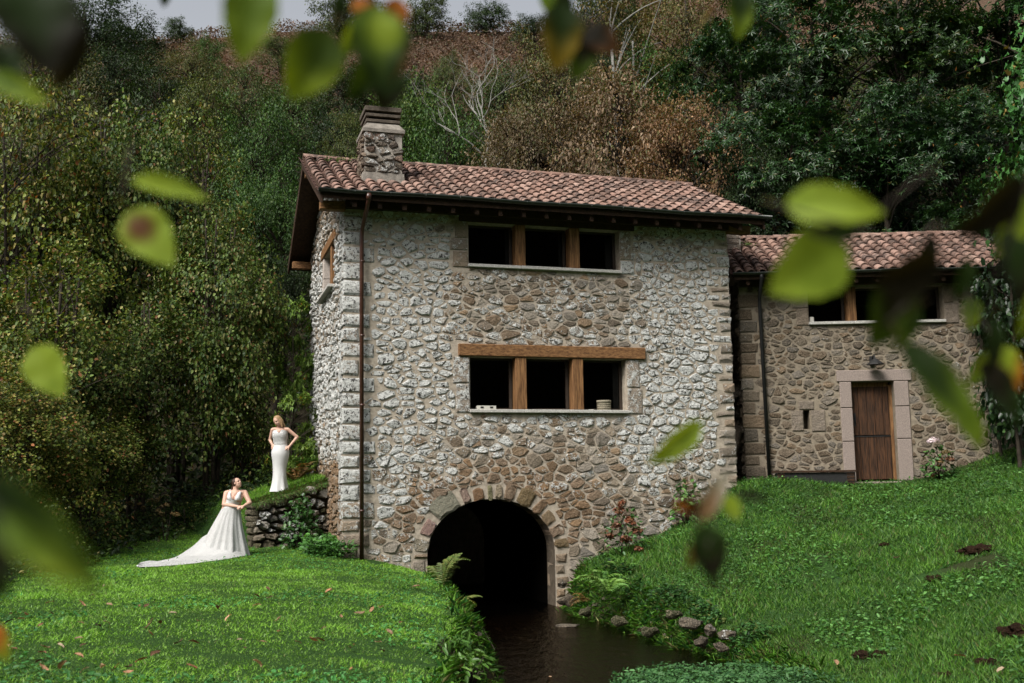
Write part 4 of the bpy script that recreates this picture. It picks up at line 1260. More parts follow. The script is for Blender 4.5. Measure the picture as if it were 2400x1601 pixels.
for kd, ms in KIND.items():                            # true radius and height of each crown
    co = np.zeros(len(ms[0][1].vertices) * 3, np.float32); ms[0][1].vertices.foreach_get('co', co); co = co.reshape(-1, 3)
    DIMS[kd] = (float(np.percentile(np.abs(co[:, :2]), 97)), float(np.percentile(co[:, 2], 99)))
trng = random.Random(77)


def plant(kind, px, ytop, width, y, label, base=None, cat=None, x=None, group=True):
    """a tree whose top shows at (px, ytop) when it stands y metres ahead; width in photo px"""
    top = at(px, ytop, y)
    X = top[0] if x is None else x
    bz = float(ground_z([X], [y])[0]) - .1 if base is None else base
    i = seq.get(kind, 0); seq[kind] = i + 1
    tr, crn = KIND[kind][i % len(KIND[kind])]
    rad, H = DIMS[kind]
    s = width * K / F * y / 2 / rad
    sz = (top[2] - bz) / H
    sz2 = min(max(sz, .62 * s), 1.75 * s)
    o = thing(NAMES[kind], label, cat or ('shrub' if kind in ('shrub', 'ivy') else 'tree'), (X, y, top[2] - H * sz2), trng.uniform(0, 6.28), GROUP[kind] if group else None)
    o.scale = (s, s, sz2)
    link('trunk' if kind not in ('shrub', 'ivy') else 'stem', tr, o); link('crown' if kind not in ('shrub', 'ivy') else 'foliage', crn, o)
    return o


# left thicket
plant('hazel', 70, 215, 400, 27.0, 'tall hazel at the far left edge with its top level with the mill chimney')
plant('hazel', 285, 195, 330, 29.5, 'tallest olive hazel left of the lawn reaching towards the brown hillside')
plant('hazel', 425, 262, 330, 30.5, 'pale yellowish hazel between the tallest hazel and the bright green tree')
plant('hazel', 500, 430, 300, 28.0, 'hazel with browning leaves directly left of the standing bride')
plant('hazel', 120, 560, 400, 24.0, 'broad hazel low at the left frame edge above the lawn')
plant('hazel', 330, 640, 330, 27.0, 'hazel whose drooping branches hang behind the bride in the long train')
plant('hazel', 40, 840, 330, 21.5, 'short hazel overhanging the left end of the lawn')
plant('hazel', 210, 900, 280, 25.0, 'low dark hazel at the back of the lawn left of the train')
plant('hazel', 555, 720, 190, 28.5, 'slim hazel rising just behind the standing bride')
plant('green', 600, 235, 240, 38, 'bright green tree left of the mill roof ridge')
plant('green', 640, 430, 220, 35, 'round green tree touching the left gable of the mill')
plant('dusk', 655, 590, 200, 33.5, 'very dark tree seen just below the left roof overhang')
plant('sapling', 672, 688, 125, 28.3, 'fresh green chestnut sapling beside the left wall of the mill')
plant('sapling', 672, 905, 125, 27.3, 'small chestnut sapling behind the standing bride', base=-.6)
# hillside, upper left
plant('dusk', 200, -10, 280, 78, 'big dark tree on the hill crest at upper left')
plant('olive', 90, 40, 260, 62, 'olive tree at the left edge of the hillside')
plant('dusk', 310, 45, 200, 84, 'dark tree on the crest right of the biggest crest tree')
plant('dusk', 255, 110, 220, 66, 'dark rounded tree halfway up the left hillside')
plant('bronze', 170, 165, 240, 50, 'brown-tinged tree above the tall hazels')
plant('dusk', 370, 165, 220, 60, 'dusky tree above the olive hazels')
plant('bronze', 440, 120, 180, 76, 'brownish small tree at the foot of the bracken slope')
plant('olive', 470, 195, 220, 56, 'olive tree above the pale yellowish hazel')
plant('olive', 560, 160, 200, 66, 'olive tree right below the bracken slope at left')
plant('green', 480, 90, 100, 84, 'small green tree at the edge of the bracken')
plant('olive', 670, 190, 220, 60, 'loose grey-green tree above the bright green tree')
plant('dusk', 770, 245, 200, 46, 'dark tree left of the mill chimney')
plant('dusk', 790, 140, 190, 70, 'dark tree on the slope straight above the chimney')
plant('olive', 800, 262, 150, 38.5, 'yellow-green small tree tucked against the left side of the chimney')
plant('olive', 645, 90, 130, 88, 'grey-green bush on the bracken slope, left')
# skyline
plant('ridge', 410, 48, 80, 106, 'small round windswept tree alone on the left skyline')
plant('ridge', 800, -15, 165, 102, 'tall windswept tree on the skyline above the chimney')
plant('ridge', 978, -5, 125, 104, 'windswept tree with bare right branches in the middle of the skyline')
plant('ridge', 1118, 8, 105, 106, 'flat-topped windswept tree standing on the bracken crest')
plant('dusk', 895, 75, 110, 92, 'dark bush under the middle skyline tree')
plant('dusk', 1225, 40, 120, 95, 'dark tree at the right end of the bracken crest')
# behind the roof
plant('dusk', 930, 165, 150, 66, 'dark round bush at the lower edge of the bracken field')
plant('olive', 1040, 128, 120, 76, 'olive bush in the middle of the bracken slope')
plant('green', 965, 210, 260, 46, 'green tree right of the chimney beneath the bracken')
plant('green', 1030, 262, 260, 40, 'full green tree directly behind the roof ridge')
plant('olive', 1160, 160, 200, 56, 'olive tree behind the bare pale branches')
plant('rust', 1240, 262, 330, 37.5, 'rusty oak whose left side leans over the roof ridge')
plant('rust', 1420, 225, 400, 38.5, 'broadest rusty oak behind the middle of the roof')
plant('rust', 1590, 250, 330, 36.5, 'rusty oak behind the right end of the roof')
plant('bronze', 1290, 60, 260, 54, 'bronze tree under the dark hanging leaves')
plant('birch', 1440, -30, 300, 46, 'birch with slim white trunk rising above the rusty oaks', group=False)
plant('bronze', 1560, -20, 280, 50, 'bronze-leaved tree right of the white birch trunk')
plant('dusk', 1380, -20, 220, 70, 'dark tree at the top between birch and skyline')
plant('green', 1500, 110, 240, 47, 'green tree behind the birch')
# right
plant('chestnut', 1700, -40, 330, 44, 'chestnut with pale burrs at the top between birch and dark wood')
plant('chestnut', 1860, -90, 430, 39, 'largest chestnut reaching out of the top of the photo')
plant('chestnut', 2060, -100, 430, 38, 'dark chestnut above the cottage ridge')
plant('chestnut', 1800, 190, 380, 36, 'chestnut with drooping branches right of the mill roof end')
plant('chestnut', 2010, 230, 360, 35, 'shadowy chestnut close behind the cottage roof')
plant('chestnut', 2190, 170, 360, 35, 'chestnut behind the right end of the cottage roof')
plant('chestnut', 2280, -60, 380, 40, 'chestnut at the top right corner behind the big-leaved tree')
plant('chestnut', 2380, 300, 340, 31, 'chestnut at the right frame edge behind the cottage gable')
plant('dusk', 1720, 330, 200, 35, 'dark undergrown tree right behind the roof end of the mill')
plant('dusk', 1900, 400, 300, 36, 'dark tree filling the gap under the chestnuts')
plant('tulip', 2420, -60, 360, 21.5, 'big-leaved bright green tulip tree at the right edge', group=False)
plant('ivy', 2292, 585, 130, 26.0, 'dark evergreen climbing the right end of the cottage', base=.4, group=False)
plant('ivy', 2330, 560, 190, 25.0, 'dark evergreen shrub at the right frame edge beside the cottage', base=.5, group=False)
# low shrubs
for px, yt, w_, d, lb in ((290, 1185, 150, 25.5, 'dark bramble bush behind the tip of the train'), (395, 1150, 170, 26.5, 'bramble bush behind the middle of the train'), (490, 1140, 160, 27, 'bramble bush directly behind the bride in the ball gown'),
                          (60, 1150, 240, 20.5, 'shadowed shrub on the left lawn edge'), (190, 1120, 220, 23.5, 'dark shrub between lawn edge and train tip'), (620, 1000, 150, 28.5, 'shrub with yellowing leaves left of the standing bride'), (-40, 1040, 260, 19, 'shrub cut off by the left frame edge')):
    plant('shrub', px, yt, w_, d, lb)

# the leafless pale tree behind the ridge
def bare_tree(loc):
    a = Acc(); rr = random.Random(5)
    def grow(p, d, L, r, lv):
        pts = [p]; q = p
        for i in range(5):
            d = d + np.array([rr.uniform(-.22, .22), rr.uniform(-.15, .15), rr.uniform(-.1, .14)]); d = d / np.linalg.norm(d)
            q = q + d * L / 5; pts.append(q)
        a.tube(pts, [.72 * r * (1 - .11 * i) for i in range(6)], 5 if lv > 1 else 7, cap=False)
        if lv < 5:
            for k in range(rr.choice((2, 3)) if lv else 4):
                s = pts[rr.choice((2, 3, 4, 5))]
                nd = d + np.array([rr.uniform(-1, 1), rr.uniform(-.6, .6), rr.uniform(-.25, .65)]); grow(s, nd / np.linalg.norm(nd), L * rr.uniform(.6, .8), r * .58, lv + 1)
    a.tube([np.array([.1, 0, -8.5]), np.array([-.1, 0, -4.0]), np.zeros(3)], [.13, .10, .072], 7)
    grow(np.zeros(3), np.array([.05, 0, 1.0]), 2.7, .10, 0)
    t = thing('bare_tree', 'leafless tree with pale branches right of the chimney above the roof ridge', 'tree', loc)
    link('trunk', a.mesh('bare_trunk', M['bark_pale'], True), t)
    return t
p = at(1100, 330, 38.5)
bare_tree((p[0], 38.5, p[2] - 2.2)).scale = (1.15, 1, 1)

# undergrowth on the hillside and bracken on the open slope
def scatter(name, label, cat, n, xr, yr, keep, L, wd, pal, mat, seed, hgt, shape='lance'):
    r = np.random.default_rng(seed)
    y = yr[0] + (yr[1] - yr[0]) * r.random(n) ** .9
    x = (r.random(n) * (xr[1] - xr[0]) + xr[0]) * y
    k = keep(x, y, r); x, y = x[k], y[k]; n = len(x)
    z = ground_z(x, y) + hgt * r.random(n) * (.4 + vnoise(np.stack([x * .5, y * .5], 1), seed))
    D = unit(r.normal(size=(n, 3)) * np.array([1, 1, .5]) + np.array([0, -.2, .3])); Nn = unit(np.array([0, -.4, 1]) + .5 * r.normal(size=(n, 3)))
    Ls = L * r.uniform(.6, 1.4, n)
    V, Fc, kk = leaves(np.stack([x, y, z], 1), D, Nn, Ls, Ls * wd, shape)
    cl = .55 + .9 * vnoise(np.stack([x * .35, y * .35], 1), seed + 1)[:, None]
    o = link(name, np_mesh(name, V, Fc, M[mat], np.repeat(leaf_cols(r, n, pal, .3, cl), kk, 0)))
    tag(o, label, cat, kind='stuff')
scatter('undergrowth', 'dark leafy undergrowth covering the wooded slope', 'undergrowth', 90000, (-.62, .62), (29.5, 84), lambda x, y, r: (y < 70 + 14 * r.random(len(x))) & ((x < -4.5) | (y > 33)), .30, .5, DUSK + OLIVE[:1], 'leaf', 5, 1.1)
scatter('bracken', 'reddish brown bracken on the open upper slope', 'bracken', 95000, (-.62, .30), (70, 118), lambda x, y, r: y > 71 + 12 * r.random(len(x)),   .30, .45, [(.12, .068, .045, 5), (.16, .095, .065, 3), (.075, .045, .03, 3), (.085, .085, .04, 1.5)], 'leaf_dry', 6, .9)
scatter('leaf_litter', 'shady weeds and fallen leaves under the hazels', 'weeds', 16000, (-.62, -.22), (15, 31), lambda x, y, r: (x < -8.2) | ((y > 26.3) & (x < -4.9)), .14, .5, DUSK + [G3, (.06, .10, .02, 3)], 'leaf', 7, .35)
# ------------------------------------------------------------------ garden wall, grass, near plants
def hit(px, py, y0=6, y1=40):
    """where the line of sight through (px, py) meets the ground"""
    r = ray(px, py); ys = np.arange(y0, y1, .05)
    z = ground_z(r[0] / r[1] * ys, ys); d = r[2] / r[1] * ys - z
    i = int(np.argmax(d < 0)); y = ys[i]
    return float(r[0] / r[1] * y), float(y), float(z[i])


rng = random.Random(21)
gw = thing('garden_wall', 'low mossy rubble wall joining the left side of the mill, with grass on top', 'wall', (WALL_A[0], WALL_A[1], 0), math.atan2(wd[1], wd[0]))
wlen = float(np.linalg.norm(WALL_B - WALL_A))
topz = lambda u: -.34 + .26 * u
q = Acc(); q.prism([(0, -1.9), (wlen, -1.9), (wlen, topz(wlen) - .06), (0, topz(0) - .06)], lambda p: (p[0], .02, p[1]), lambda p: (p[0], .42, p[1]))
M['earth'] = m_plain('mossy_earth_core', (.055, .045, .028), .98, .05, .5, 9, .9, .04)
core = q.ob('core', M['earth'], gw)
polys = rubble(rng, (0, wlen, -1.65, .2), (.17, .34), (.2, .46), gap=lambda u, z: .05, inside=lambda u, z: z < topz(u) - .05)
for A, p in polys:
    (cu, cz), V, Fc = stone_geo(p, rng, .13, .02)
    b = rng.choice([(.28, .25, .20), (.20, .17, .13), (.11, .10, .06), (.08, .085, .035), (.34, .32, .28)])
    link('stone', poly_mesh('stone', [(a, -b2, d) for a, b2, d in V], Fc, M['stone'], [(*b, rng.choice((.1, .35, .55)) if cz > -1.1 else rng.choice((.0, .2)))] * len(V)), core, (cu, .0, cz))
acc = Acc()
for i in range(9):                                         # end face stones
    z0 = -1.6 + i * .14
    block(acc, rng, .0, .4, z0, z0 + .13, -.1, .06, lambda u, d, z: (-d, u, z), (.10, .09, .06, .1), .03, .02)
acc.ob('end_stones', M['stone'], gw)
# moss and turf hanging over its top
r = np.random.default_rng(5)
n = 3400
u = r.random(n) * (wlen + .1) - .05; v = r.random(n) * .56 - .18
P = np.stack([u, v, topz(u) - .03 - .25 * np.clip(-v, 0, 1) * r.random(n) * 2 + .05 * r.random(n)], 1)
D = unit(np.stack([r.normal(size=n) * .5, -.5 - .3 * r.random(n), .5 - 1.0 * (v < 0) + .4 * r.normal(size=n)], 1))
V, Fc, k = leaves(P, D, unit(r.normal(size=(n, 3)) * .4 + np.array([0, -.5, 1])), .09 * r.uniform(.5, 1.5, n), .016 * np.ones(n), 'lance')
o = link('turf', np_mesh('turf', V, Fc, M['grass'], np.repeat(leaf_cols(r, n, [(.07, .16, .03, 4), (.10, .13, .035, 3), (.09, .065, .03, 2)], .3), k, 0)), gw); tag(o, kind='stuff')


def blades(P, h, w, lean, col, r):
    n = len(P)
    a = r.uniform(0, 2 * np.pi, n); sx = np.stack([np.cos(a), np.sin(a), np.zeros(n)], 1)
    b = r.uniform(0, 2 * np.pi, n); tip = np.stack([np.cos(b) * lean * h, np.sin(b) * lean * h, h * (1 - .3 * lean)], 1)
    V = np.stack([P - sx * w[:, None] / 2, P + sx * w[:, None] / 2, P + tip], 1).reshape(-1, 3)
    Fc = np.arange(n * 3).reshape(-1, 3)
    return V, Fc, np.repeat(col, 3, 0)


def in_mill(x, y):
    u, v = mill_uv(x, y); return (u > -.03) & (u < WU + .03) & (v > -.02)


def grass(name, label, n, xr, yr, keep, hh, ww, lean, pal, seed, bright=None):
    r = np.random.default_rng(seed)
    y = yr[0] + (yr[1] - yr[0]) * r.random(n) ** .8
    x = xr(y)[0] + (xr(y)[1] - xr(y)[0]) * r.random(n)
    k = keep(x, y) & ~in_mill(x, y); x, y = x[k], y[k]; n = len(x)
    z = ground_z(x, y)
    k = z > WATER_Z + .06; x, y, z = x[k], y[k], z[k]; n = len(x)
    patch = vnoise(np.stack([x * 1.3, y * 1.3], 1), seed); fine = vnoise(np.stack([x * 5, y * 5], 1), seed + 1)
    h = hh[0] + (hh[1] - hh[0]) * r.random(n) ** 2; h = h * (.6 + .8 * patch) * (.7 + .6 * fine)
    w = ww * (.7 + .6 * r.random(n)) * (1 + y / 30)
    cl = (.62 + .5 * patch + .35 * fine)[:, None]
    c = leaf_cols(r, n, pal, .3, cl)
    V, Fc, C = blades(np.stack([x, y, z - .01], 1), h, w, lean * r.uniform(.3, 1.4, n), c, r)
    o = link(name, np_mesh(name, V, Fc, M['grass'], C)); tag(o, label, 'grass', kind='stuff')


LAWN = [(.135, .290, .026, 5), (.180, .340, .045, 4), (.080, .180, .020, 3), (.18, .30, .10, 1.2), (.19, .20, .07, .4)]
BANK = [(.062, .150, .017, 5), (.090, .190, .028, 4), (.024, .082, .016, 4), (.10, .17, .05, 1), (.13, .13, .05, .5)]  # slope greens darkened in part for shade from the trees
xl_ = lambda y: np.interp(y, *EDGE_L); xr_ = lambda y: np.interp(y, *EDGE_R)
grass('lawn_grass', 'short bright green mown grass on the lawn left of the stream', 330000, lambda y: (np.maximum(-.62 * y - 1.0, -10.5), xl_(y) + .35), (7.2, 26.5), lambda x, y: (x < xl_(y) + .3) & ((vnoise(np.stack([x * 1.7, y * 1.7], 1), 91) > .10) | (x < xl_(y) - 1.6)), (.022, .060), .011, 1.15, LAWN, 1)
grass('bank_grass', 'rough green grass on the slope below the cottage', 260000, lambda y: (xr_(y) + .1, np.maximum(.56 * y + 1.5, 5)), (8.0, 26.6), lambda x, y: (vnoise(np.stack([x * .9, y * .9], 1), 77) * .75 + .4 > .46), (.05, .15), .013, .9, BANK, 2)
grass('terrace_grass', 'green grass on the terrace behind the garden wall', 9000, lambda y: (-6.3 + 0 * y, -4.2 + 0 * y), (24.3, 27.5), lambda x, y: ((x - WALL_A[0]) * wnrm[0] + (y - WALL_A[1]) * wnrm[1]) > .1, (.06, .16), .014, .8, LAWN, 3)


def edge_grass(name, label, n, side, seed, yr):
    """long grass leaning over the water"""
    r = np.random.default_rng(seed)
    y = yr[0] + (yr[1] - yr[0]) * r.random(n)
    off = r.normal(size=n) * .14
    x = (xl_(y) + .15 if side < 0 else xr_(y) + .38) + off
    k = ~in_mill(x, y); x, y = x[k], y[k]; n = len(x); z = np.maximum(ground_z(x, y), WATER_Z - .02)
    P = np.stack([x, y, z], 1); s = -side
    D = unit(np.stack([s * (.1 + .6 * r.random(n)) + .4 * r.normal(size=n), r.normal(size=n) * .7 - .25, .6 + .7 * r.normal(size=n) - .3 * (z < -2.3)], 1))
    L = r.uniform(.07, .27, n) * (.5 + vnoise(np.stack([y * 1.5, y * 0], 1), seed))
    V, Fc, k2 = leaves(P, D, unit(r.normal(size=(n, 3)) * .5 + np.array([0, 0, 1])), L * .8, .008 + 0 * L, 'lance', curl=.45)
    c = leaf_cols(r, n, [(c_[0] * 1.5, c_[1] * 1.5, c_[2] * 1.5, c_[3]) for c_ in BANK] + [(.14, .15, .05, 1.2), (.09, .07, .03, .4)], .35)
    o = link(name, np_mesh(name, V, Fc, M['grass'], np.repeat(c, k2, 0))); tag(o, label, 'grass', kind='stuff')
edge_grass('overhanging_grass', 'long grass hanging over the left edge of the stream', 9000, -1, 11, (8, 23.3))
edge_grass('overhanging_grass', 'long grass and moss hanging over the right edge of the stream', 12000, 1, 12, (9, 24.4))


def weeds(name, label, n, xr, yr, keep, L, pal, seed, hgt=.05, shape='oval', zfix=None, mat='leaf'):
    r = np.random.default_rng(seed)
    y = yr[0] + (yr[1] - yr[0]) * r.random(n); a, b = xr(y); x = a + (b - a) * r.random(n)
    k = keep(x, y) & ~in_mill(x, y); x, y = x[k], y[k]; n = len(x)
    z = ground_z(x, y) if zfix is None else np.full(n, zfix)
    if zfix is None: k = z > WATER_Z + .05; x, y, z = x[k], y[k], z[k]; n = len(x)
    P = np.stack([x, y, z + hgt * r.random(n)], 1)
    D = unit(r.normal(size=(n, 3)) * np.array([1, 1, .3]) + np.array([0, -.3, .25])); Nn = unit(np.array([0, -.25, 1]) + .35 * r.normal(size=(n, 3)))
    Ls = L * r.uniform(.5, 1.4, n)
    V, Fc, kk = leaves(P, D, Nn, Ls, Ls * .5, shape)
    cl = (.6 + .8 * vnoise(np.stack([x * .8, y * .8], 1), seed))[:, None]
    o = link(name, np_mesh(name, V, Fc, M[mat], np.repeat(leaf_cols(r, n, pal, .3, cl), kk, 0))); tag(o, label, 'weeds', kind='stuff')
weeds('broad_leaf_weeds', 'broad-leaved weeds growing through the slope grass', 34000, lambda y: (xr_(y) + .3, .56 * y + 1.2), (9, 26.5), lambda x, y: vnoise(np.stack([x * .6, y * .6], 1), 31) + .25 * (y > 19) > .54, .065, [(.06, .15, .030, 5), (.095, .20, .055, 3), (.03, .085, .02, 3)], 13, .10)
weeds('clover', 'clover and daisies leaves low in the lawn', 14000, lambda y: (-.55 * y, xl_(y)), (8, 24), lambda x, y: vnoise(np.stack([x * .7, y * .7], 1), 32) > .5, .05, [(.05, .17, .04, 5), (.08, .20, .06, 2)], 14, .05)
def cress_keep(x, y):
    e = ((x - 2.5) / 1.8) ** 2 + ((y - 14.1) / 1.2) ** 2
    return (e < .75 + .9 * vnoise(np.stack([x * 1.5, y * 1.5], 1), 40)) & (x > .9 + .35 * vnoise(np.stack([x * 3, y * 3], 1), 41) + .25 * (y - 13.4))
weeds('watercress', 'pale green watercress growing in the stream at the near right', 18000, lambda y: (.7 + 0 * y, 4.3 + 0 * y), (12.6, 15.9), cress_keep, .06, [(.045, .11, .035, 5), (.07, .15, .055, 3), (.02, .06, .02, 3)], 15, .22, zfix=WATER_Z)
weeds('water_weed', 'dark water plants trailing at the bottom of the stream', 5000, lambda y: (-.4 + 0 * y, 1.8 + 0 * y), (11.5, 14.2), lambda x, y: vnoise(np.stack([x * 1.2, y * 2], 1), 43) > .5, .07, [(.03, .07, .02, 5), (.05, .10, .03, 2)], 16, .03, zfix=WATER_Z)
weeds('nettles', 'leafy weeds along the foot of the mill corner', 2200, lambda y: (-4.6 + 0 * y, -3.0 + 0 * y), (22.4, 24.6), lambda x, y: (np.abs((x + 3.75) * .9 + (y - 22.95) * .35) < .32 + .3 * (x < -3.7)) & (y > 22.65), .11, [(.04, .12, .03, 5), (.06, .16, .04, 3), (.025, .07, .02, 3)], 17, .36)

# ferns: one frond mesh per kind, copied
def frond(name, L, pal, seed, arch=.5):
    r = np.random.default_rng(seed); ts = np.linspace(.08, 1, 20)
    sp_ = lambda t: np.array([0 * t, L * (t - .18 * t * t), L * arch * (1.25 * t - 1.35 * t * t)]).T
    P, D, Ls = [], [], []
    for s in (-1, 1):
        p = sp_(ts); d = np.tile([s * 1.0, .45, -.12], (len(ts), 1)); P.append(p); D.append(d); Ls.append(L * .24 * np.sin(np.pi * np.clip(ts * .85 + .12, 0, 1)) ** .8 + .01)
    P, D, Ls = np.concatenate(P), np.concatenate(D), np.concatenate(Ls)
    V, Fc, k = leaves(P, D + .08 * r.normal(size=D.shape), np.tile([0, -.1, 1.0], (len(P), 1)), Ls, L * .042 + 0 * Ls, 'lance', .1, .2)
    c = np.repeat(leaf_cols(r, len(P), pal, .25), k, 0)
    return np_mesh(name, V, Fc, M['leaf'], c)
FERN_G = [(.075, .17, .035, 5), (.11, .21, .05, 3)]; FERN_L = [(.13, .26, .06, 5), (.17, .31, .09, 2)]; FERN_B = [(.14, .085, .035, 5), (.20, .12, .05, 2), (.08, .09, .03, 2)]; FERN_Y = [(.14, .16, .05, 4), (.10, .15, .04, 3)]
fm = {k: [frond('frond_' + k, 1.0, p, i * 7 + j, a) for j, a in enumerate((.45, .7))] for i, (k, p) in enumerate(dict(g=FERN_G, l=FERN_L, b=FERN_B, y=FERN_Y).items())}


def fern(loc, kind, n, size, label, spread=(0, 6.28), up=.5):
    rr = random.Random(int(loc[0] * 91 + loc[1] * 37)); t = thing('fern', label, 'fern', loc, 0, 'ferns along the stream and wall')
    for i in range(n):
        o = link('frond', rr.choice(fm[kind]), t); a = spread[0] + (spread[1] - spread[0]) * (i + rr.random() * .7) / n
        o.matrix_local = Matrix.Rotation(a, 4, 'Z') @ Matrix.Rotation(up + rr.uniform(-.25, .3), 4, 'X') @ Matrix.Scale(size * rr.uniform(.7, 1.15), 4)
    return t
def on(px, py, y): p = at(px, py, y); return (p[0], p[1], p[2])
def gnd(px, py, dz=0): x, y, z = hit(px, py); return (x, y, z + dz)
fern(on(1018, 1345, 20.2), 'y', 7, .80, 'upright yellowish fern on the left bank before the dark arch', (-2.2, .8), .75)
fern(on(1046, 1392, 18.2), 'y', 5, .6, 'small fern leaning over the water below the upright one', (-2.4, -.3), .25)
fern(on(1395, 1362, 20.8), 'l', 7, .8, 'bright pale green fern on the right bank', (-1.2, 2.2), .35)
fern(on(1378, 1340, 21.6), 'g', 7, .60, 'mid green fern behind the bright one on the right bank', (0, 6.28), .4)
fern(on(1350, 1380, 20.6), 'b', 4, .55, 'withered brown fern hanging over the right edge of the water', (1.0, 3.0), .1)
fern(on(1425, 1320, 22.2), 'g', 6, .55, 'dark fern highest on the right bank below the hydrangea', (0, 6.28), .5)
fern(on(680, 1105, 26.6), 'b', 9, .80, 'large rust-brown fern between the standing bride and the mill wall', (0, 6.28), .55)
fern(on(700, 1085, 27.0), 'g', 6, .7, 'green fern against the mill wall behind the brown one', (0, 6.28), .6)


# hydrangeas and climbers
def flower_head(r, R, pal, seed):
    rg = np.random.default_rng(seed); n = 70; d = rnd_dirs(rg, n); d[:, 2] = np.abs(d[:, 2]) - .25
    V, Fc, k = leaves(d * R * .8, unit(rg.normal(size=(n, 3))), d, np.full(n, R * .55), np.full(n, R * .5), 'oval')
    return np_mesh('flower_head', V, Fc, M['leaf_dry'], np.repeat(leaf_cols(rg, n, pal, .25), k, 0))
FH = dict(rust=flower_head(0, .11, [(.16, .055, .03, 4), (.24, .10, .06, 2), (.10, .05, .02, 2)], 1), pink=flower_head(0, .13, [(.62, .46, .52, 4), (.72, .58, .62, 2)], 2), tan=flower_head(0, .10, [(.20, .13, .06, 4), (.14, .12, .05, 2)], 3))


def bush(name, loc, R, n, L, pal, label, cat='bush', heads=(), seed=1, mat='leaf_gloss', shape='oval', wl=.6):
    rg = np.random.default_rng(seed); t = thing(name, label, cat, loc)
    d = rnd_dirs(rg, n); d[:, 2] = np.abs(d[:, 2]); f = .45 + .55 * rg.random((n, 1)) ** .5
    P = d * f * np.array(R)
    D = unit(d * np.array([1, 1, .2]) + .6 * rg.normal(size=(n, 3)) + np.array([0, 0, -.2]))
    V, Fc, k = leaves(P, D, unit(d * .5 + np.array([0, -.2, 1]) + .35 * rg.normal(size=(n, 3))), L * rg.uniform(.6, 1.2, n), L * wl * rg.uniform(.7, 1.1, n), shape)
    link('foliage', np_mesh(name + '_foliage', V, Fc, M[mat], np.repeat(leaf_cols(rg, n, pal, .3), k, 0)), t)
    a = Acc()
    for i in range(9):
        e = P[i * 3]; a.tube([np.array([e[0] * .2, e[1] * .2, -.1]), e * np.array([.6, .6, .5]), e], [.012, .009, .005], 5)
    link('stem', a.mesh(name + '_stem', M['bark'], True), t)
    for (hx, hy, hz, kd, s) in heads:
        o = link('flower_head', FH[kd], t, (hx, hy, hz)); o.scale = (s, s, s * .8)
        o.rotation_euler = (rg.uniform(-.5, .5), rg.uniform(-.5, .5), rg.uniform(0, 6))
    return t
HYD = [(.04, .11, .03, 5), (.06, .15, .04, 3), (.05, .05, .025, 2), (.12, .06, .03, 1)]
p = on(1432, 1272, 23.9)
bush('hydrangea', p, (.55, .35, 1.05), 230, .13, HYD, 'hydrangea with rusty dried flower heads right of the arch', heads=[(-.1, -.25, .95, 'rust', 1.1), (.12, -.3, .72, 'rust', 1.2), (-.18, -.3, .62, 'rust', 1.0), (.28, -.25, .50, 'rust', 1.1), (.02, -.35, .33, 'rust', 1.1), (-.32, -.2, .4, 'rust', .9), (.30, -.25, .12, 'rust', .9), (-.05, -.3, 1.1, 'rust', .8)], seed=3)
p = on(1580, 1195, 25.0)
bush('hydrangea', p, (.45, .3, .95), 150, .14, [(.06, .15, .04, 4), (.10, .2, .06, 3), (.03, .08, .02, 2)], 'fresh green leafy shoot against the right part of the mill wall', seed=4)
p = on(2155, 1090, 25.9)
bush('hydrangea', p, (.42, .3, .75), 130, .13, HYD, 'small hydrangea with one pale pink flower head right of the cottage door', heads=[(-.14, -.2, .80, 'pink', 1.1), (.10, -.25, .52, 'tan', 1.0), (.20, -.25, .36, 'rust', .9), (-.05, -.25, .3, 'tan', .8)], seed=5)
p = on(690, 1262, 24.3)
bush('ivy_clump', p, (.42, .35, 1.25), 420, .11, [(.025, .07, .02, 5), (.04, .11, .03, 4), (.08, .15, .06, .8)], 'dark leafy ivy climbing the garden wall beside the mill corner', 'ivy', seed=6, wl=.8)
p = on(745, 1278, 23.4)
bush('nettle_clump', p, (.5, .3, .40), 190, .13, [(.045, .13, .03, 5), (.07, .18, .05, 3)], 'low green nettles at the foot of the left mill corner', 'weeds', seed=7, wl=.6)
p = on(1080, 1545, 11.6)
bush('plantain_clump', p, (.30, .25, .22), 90, .14, [(.045, .12, .022, 5), (.075, .16, .035, 3)], 'dark glossy leaf clump on the near left stream bank', 'weeds', seed=8, wl=.32)
p = on(1040, 1505, 12.4)
bush('plantain_clump', p, (.34, .25, .24), 90, .15, [(.038, .10, .02, 5), (.06, .14, .03, 3)], 'larger dark leaf clump a little up the near left bank', 'weeds', seed=9, wl=.32)
for i, (px, py, y, lb) in enumerate(((380, 1262, 24.8, 'umbel plant with tan seed heads behind the train'), (330, 1250, 25.2, 'umbel plant with tan seed heads left of the other one'))):
    p = on(px, py, y); hd = [(rng.uniform(-.35, .35), rng.uniform(-.1, .1), rng.uniform(.75, 1.05), 'tan', rng.uniform(.5, .8)) for _ in range(6)]
    bush('umbel_plant', p, (.4, .3, .95), 60, .12, [(.05, .08, .03, 4), (.09, .09, .03, 2)], lb, 'plant', hd, 12 + i, 'leaf')
# creepers on the roofs and sprigs behind them
for (u_, v_, z_, R, lb) in ((.5, 2.9, 9.55, (.35, .2, .10), 'tuft of green weeds on the ridge left of the chimney'), (.0, 3.0, 9.5, (.22, .16, .12), 'small green weed at the left end of the roof ridge')):
    bush('roof_weed', on_mill(u_, v_, z_), R, 70, .07, [(.07, .14, .03, 4), (.10, .13, .03, 2)], lb, 'weeds', seed=20 + int(u_ * 10), mat='leaf')
bush('roof_weed', on_cot(.45, 1.8, 6.25), (.45, .3, .16), 110, .08, [(.06, .10, .03, 4), (.10, .11, .03, 2)], 'green weeds around the little chimney of the cottage', 'weeds', seed=25, mat='leaf')


